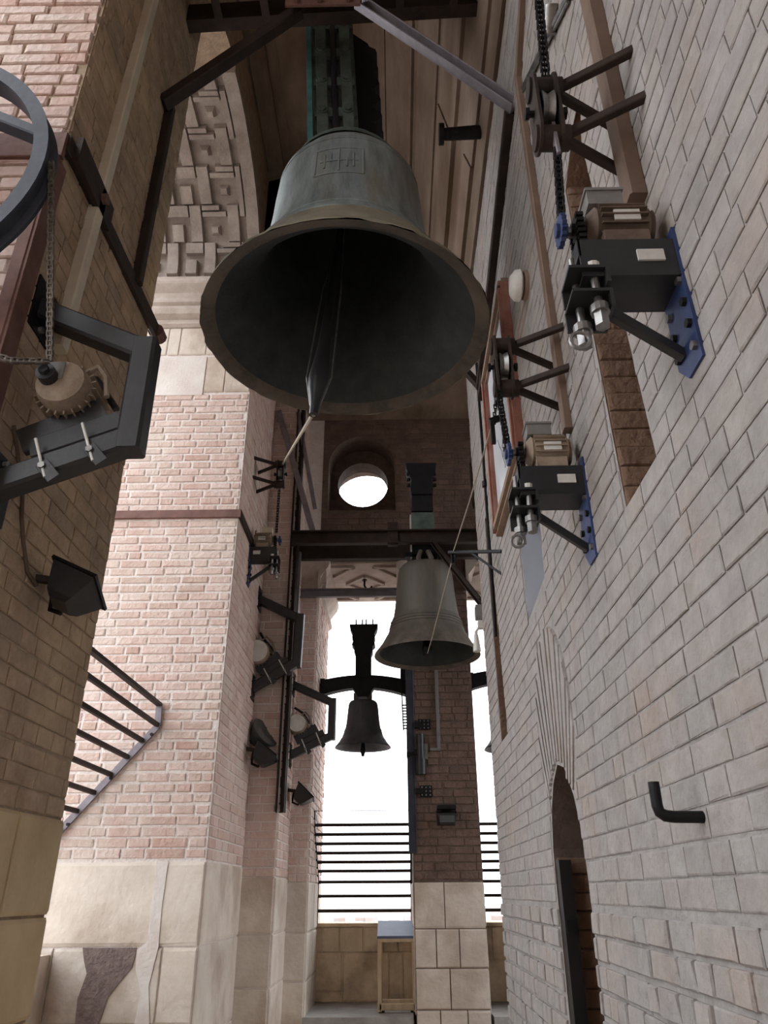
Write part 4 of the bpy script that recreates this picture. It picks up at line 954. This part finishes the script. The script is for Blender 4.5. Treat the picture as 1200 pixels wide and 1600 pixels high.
# ------------------------------------------------------------------ floodlights
def floodlight(o, n, s, label, aim=(.75,-.1,.55), rnd=False):
    xf = frame(o, n, (0,1,0)); B = lambda: MB(xf)
    t = thing('floodlight', o, label, 'floodlight')
    B().bar((0,-.04*s,.04*s),(.16*s,-.02*s,.02*s),.05*s,.045*s).build('wall_arm', 'dark_rust', t)
    B().tube([(.10*s,-.0,.02*s),(.07*s,.10*s,-.06*s),(.07*s,.10*s,-.12*s),(.16*s,.06*s,-.16*s),(.20*s,.0,-.13*s)], .016*s, 8).build('yoke', 'iron', t, smooth=True)
    d = V(aim).normalized(); sd = V((0,1,0)).cross(d).normalized(); e = V((0,1,0)); e = (e-d*e.dot(d)).normalized(); sd = e.cross(d)
    c = V((.24*s,0,-.03*s))
    A_ = []
    for z, a, b in ((-.13,.06,.07),(-.10,.09,.10),(.02,.14,.15),(.06,.15,.17)):
        A_ += [c+d*z*s+e*x*b*s+sd*y*a*s for x,y in ((-1,-1),(1,-1),(1,1),(-1,1))]
    fs = [(3,2,1,0)]
    for i in range(3): fs += [(i*4+k, i*4+(k+1)%4, i*4+4+(k+1)%4, i*4+4+k) for k in range(4)]
    fs.append((12,13,14,15))
    B().add(A_, fs).build('housing', 'black_steel', t)
    B().hexa([c+d*z*s+e*x*.185*s+sd*y*.165*s for z in (.055,.075) for x,y in ((-1,-1),(1,-1),(1,1),(-1,1))]).build('bezel', 'iron', t)
    B().hexa([c+d*z*s+e*x*.15*s+sd*y*.13*s for z in (.074,.080) for x,y in ((-1,-1),(1,-1),(1,1),(-1,1))]).build('lens', 'glass', t)
    return t
floodlight((XL,2.92,2.755), (1,0,0), .66, 'black floodlight with a chipped rim low on the near left pier', (.42,.3,.9))
floodlight((XL,7.75,2.86), (1,0,0), .80, 'black floodlight on the side of the central left pier', (.6,.1,.75))
floodlight((-1.175,8.6,2.57), (1,0,0), .72, 'small black floodlight on the stepped corner beside the far left opening', (.65,.1,.7))
xf = frame((.55,YE,2.36), (0,-1,0), (1,0,0))
t = thing('floodlight', (.55,YE,2.36), 'dusty black floodlight on the brick pier between the far openings', 'floodlight')
MB(xf).box((0,-.05,.03),(.10,.05,.07)).build('wall_arm', 'iron', t)
MB(xf).hexa([(.05,-.10,-.11),(.22,-.07,-.11),(.22,.07,-.11),(.05,.10,-.11),(.05,-.11,.05),(.25,-.11,.0),(.25,.11,.0),(.05,.11,.05)]).build('housing', 'black_steel', t)
MB(xf).box((.10,-.10,.045),(.24,.10,.085)).build('bezel', 'iron', t)
MB(xf).box((.251,-.08,-.09),(.256,.08,-.02)).build('lens', 'glass', t)
t = thing('dish_lamp', (XL,7.9,3.05), 'round dark dish lamp above the floodlight on the central left pier', 'lamp')
MB().lathe([(0,-.12),(.07,-.11),(.13,-.05),(.165,.03),(.17,.05),(.155,.05),(.0,.03)], (-1.38,7.93,3.06), (.5,-.25,.35), 28).build('dish', 'glass', t, smooth=35)
MB().bar((XL,7.93,3.0),(-1.42,7.93,3.02),.05,.05).build('wall_arm', 'iron', t)
MB().cyl((-1.40,7.93,3.04),(-1.36,7.91,3.07),.07,16).build('bulb_cover', 'motor_grey', t)

# ------------------------------------------------------------------ right wall items
o = MB().tube([(XR,2.15,1.775),(.74,2.15,1.776),(.716,2.15,1.779),(.703,2.15,1.788),(.699,2.15,1.803),(.699,2.15,1.864)], .0155, 12)
tag(o.build('wall_hook', 'iron', smooth=50), 'black L shaped iron hook on the grey right wall', 'hook')
t = thing('alarm_sounder', (XR,3.36,4.81), 'round cream alarm sounder beside the brown cable duct', 'sounder')
MB().cyl((XR,3.36,4.81),(XR-.03,3.36,4.81),.085,24).cyl((XR-.03,3.36,4.81),(XR-.045,3.36,4.81),.06,24).build('backplate', 'frame_wood', t, smooth=35)
MB().lathe([(0,.06),(.06,.055),(.09,.03),(.095,0),(.08,-.01)], (XR-.05,3.36,4.81), (-1,0,0), 28).build('dome', 'white', t, smooth=50)
t = thing('framed_panel', (XR,4.48,3.97), 'large framed pale panel with terracotta moulding on the right wall', 'panel')
MB().box((XR-.03,3.98,4.06),(XR-.002,4.98,5.30)).build('panel_face', 'tile_panel', t)
for y, mt in ((3.94,'terra'),(5.02,'terra')):
    MB().box((XR-.05,y-.045,3.98),(XR,y+.045,5.36)).box((XR-.075,y-.02,3.98),(XR-.05,y+.02,5.36)).box((XR-.06,y-.045,3.98),(XR-.05,y-.032,5.36)).build('frame_side', mt, t)
MB().box((XR-.05,3.90,3.96),(XR,5.06,4.06)).box((XR-.075,3.90,3.985),(XR-.05,5.06,4.03)).build('frame_bottom', 'frame_wood', t, label='pale wooden bottom moulding')
MB().box((XR-.05,3.90,5.30),(XR,5.06,5.40)).box((XR-.075,3.90,5.33),(XR-.05,5.06,5.375)).build('frame_top', 'frame_wood', t)
o = MB(); rr = random.Random(4)
for k in range(5):
    y, z = rr.uniform(4.2,4.8), rr.uniform(4.15,4.6); pts = []
    for i in range(6): pts.append((XR-.031, y, z)); y += rr.uniform(-.09,.09); z += rr.uniform(.02,.12)
    o.tube(pts, .003, 5)
o.build('drawn_line', 'line', t)
t = thing('pole_lamp', (XR+.02,6.62,3.5), 'white cone shaped lamp hanging on the far corner of the right wall', 'lamp')
MB().box((.76,YC+.0,3.86),(.84,YC+.12,3.98)).build('insulator', 'motor_grey', t)
MB().box((.775,YC+.01,3.76),(.83,YC+.08,3.83)).bar((.80,YC+.05,3.80),(.76,YC+.06,3.74),.02,.02).build('bracket', 'white', t)
MB().lathe([(0,.20),(.012,.19),(.022,.14),(.034,.04),(.036,0),(0,-.005)], (.755,YC+.06,3.55), (0,0,1), 20).build('shade', 'white', t, smooth=40)

# ------------------------------------------------------------------ railings
def railing_far(x0, x1, lab):
    t = thing('railing', ((x0+x1)/2,9.97,1.285), lab, 'railing')
    pr = [(9.97,1.285),(9.97,1.74),(9.30,2.30),(9.28,2.45)]
    for x in (x0+.012, x1-.012):
        for a, b in zip(pr, pr[1:]): MB().bar((x,a[0],a[1]),(x,b[0],b[1]),.02,.04,(0,1,0) if a[0]==b[0] else (0,0,1)).build('end_frame', 'iron', t)
    for y, z in ((9.97,1.414),(9.97,1.568),(9.97,1.718)): MB().tube([(x0,y,z),(x1,y,z)],.018,8).build('rail', 'dark_rust', t, smooth=True)
    for k in range(6):
        f_ = (k+1)/6*1.0; y = 9.97+(9.30-9.97)*f_; z = 1.74+(2.30-1.74)*f_
        MB().tube([(x0,y,z),(x1,y,z)],.018,8).build('rail', 'dark_rust', t, smooth=True)
    MB().tube([(x0,9.28,2.45),(x1,9.28,2.45)],.004,6).build('top_wire', 'iron', t)
railing_far(-.95, PX0, 'inward leaning steel bar railing across the left far opening')
railing_far(PX1, 2.05, 'inward leaning steel bar railing across the right far opening by the wall')
t = thing('railing', (-2.4,5,2.0), 'leaning steel bar railing across the left opening behind the near pier', 'railing')
pr = [(-2.02,3.06),(-2.01,2.87),(-2.73,2.0),(-2.9,1.2)]
pp_ = [(-2.02,3.06),(-2.005,2.87)]
for y, s_ in ((PC0-.03,1),(PN1+.03,-1)):
    for a, b in zip(pr[:3], pr[1:3]): MB().bar((a[0],y,a[1]),(b[0],y,b[1]),.012 if False else .055,.02,(0,1,0)).build('flat_bar', 'grey_steel' if s_ == 1 else 'dark_rust', t, label='grey flat anchor bar' if s_ == 1 else None)
    MB().bar((-2.73,y,2.0),(-2.73,y,1.2),.05,.02,(0,1,0)).build('flat_bar', 'dark_rust', t)
for f_ in (0,.15,.30,.46,.62,.78,.94):
    x, z = (-2.015+(-.715)*f_, 2.88-.87*f_)
    MB().bar((x,PN1,z),(x,PC0-.04,z),.035,.035).build('rail', 'dark_rust', t)
MB().bar((-2.02,PN1,3.05),(-2.02,PC0-.02,3.05),.05,.03).build('top_rail', 'dark_rust', t)
for f_ in (.05,.45,.85): 
    x, z = (-2.01-.72*f_, 2.84-.87*f_); MB().cyl((x,PC0-.06,z),(x,PC0-.04,z),.014,6).build('bolt', 'iron', t)

# ------------------------------------------------------------------ lectern on the step
t = thing('lectern', (0,9.35,.50), 'pale wooden open lectern with a blue grey sloping top on the step', 'lectern')
for x in (-.19,.18):
    for y in (9.20,9.56): MB().bar((x,y,.51),(x,y,1.14 if y < 9.3 else 1.26),.045,.045,(0,1,0)).build('leg', 'wood', t)
for y in (9.20,9.56): MB().bar((-.19,y,.55),(.18,y,.55),.045,.06).build('bottom_rail', 'wood', t)
MB().bar((-.21,9.185,1.155),(.20,9.185,1.155),.04,.045).build('top_rail', 'wood', t)
for x in (-.19,.18): 
    MB().bar((x,9.2,.55),(x,9.56,.55),.03,.05).build('side_rail', 'wood', t)
    MB().bar((x,9.2,1.14),(x,9.56,1.26),.03,.05).build('side_rail', 'wood', t)
MB().hexa([(-.215,9.16,1.165),(.205,9.16,1.165),(.205,9.60,1.295),(-.215,9.60,1.295),(-.215,9.16,1.19),(.205,9.16,1.19),(.205,9.60,1.32),(-.215,9.60,1.32)]).build('display_top', 'panel_blue', t, label='blue grey display top')
for x in (-.16,.15): MB().cyl((x,9.22,.50),(x,9.22,.515),.02,8).build('foot', 'iron', t)

# ------------------------------------------------------------------ hammer gear on the far pier
t = thing('hammer_gear', (.22,YE,2.0), 'tall dark steel hammer gear with perforated plates on the far brick pier', 'machine')
MB().channel((.195,YE-.03,4.05),(.195,YE-.03,1.98),.06,.05,.01,(0,1,0),-1).bar((.20,YE-.02,4.05),(.20,YE-.02,1.98),.05,.03,(0,1,0)).build('upright', 'wheel', t)
for z in (3.34,2.61):
    pl = MB().box((.27,YE-.03,z-.06),(.41,YE-.012,z+.06)).build('bolt_plate', 'iron', t)
    for dx in (.295,.34,.385):
        for dz in (-.04,0,.04): MB().cyl((dx,YE-.04,z+dz),(dx,YE-.03,z+dz),.008,6).build('bolt', 'steel', pl)
MB().cyl((.285,YE-.08,3.22),(.285,YE-.08,2.85),.045,14).cyl((.285,YE-.08,2.95),(.285,YE-.08,2.78),.06,14).build('actuator', 'black_steel', t, smooth=35)
MB().box((.22,YE-.06,3.30),(.30,YE-.02,3.36)).box((.22,YE-.06,2.58),(.30,YE-.02,2.64)).box((.22,YE-.10,3.0),(.30,YE-.04,3.05)).build('mounting_arm', 'iron', t)
MB().box((.33,YE-.05,2.95),(.37,YE-.012,3.12)).build('control_box', 'motor_grey', t)
MB().bar((.15,YE-.06,3.0),(.26,YE-.06,3.02),.02,.03).cyl((.13,YE-.06,3.0),(.16,YE-.06,3.0),.03,8).build('lever', 'iron', t)
t = thing('striker_link', (.13,9.2,3.0), 'black perforated link bar and thin rod hanging right of the small bell', 'link')
lb = MB()
for x in (.085,.135): lb.bar((x,9.3,3.95),(x+.02,9.3,3.36),.016,.03,(0,1,0))
for k in range(9): lb.bar((.085+.0012*k,9.3,3.66-.035*k),(.155+.0012*k,9.3,3.66-.035*k),.016,.016)
lb.bar((.11,9.3,3.97),(.11,9.3,4.12),.07,.04,(0,1,0)).build('link_bar', 'yoke_dark', t)
MB().cyl((.145,9.3,3.40),(.14,8.95,2.98),.007,8).build('rod', 'wood', t)
t = tag(MB().bar((.50,YE-.015,4.2),(.50,YE-.015,3.06),.04,.03,(0,1,0)).bar((.52,YE-.015,3.06),(.40,YE-.015,3.06),.04,.03).build('cable_duct', 'motor_grey'), 'grey angled cable duct on the far brick pier', 'duct')
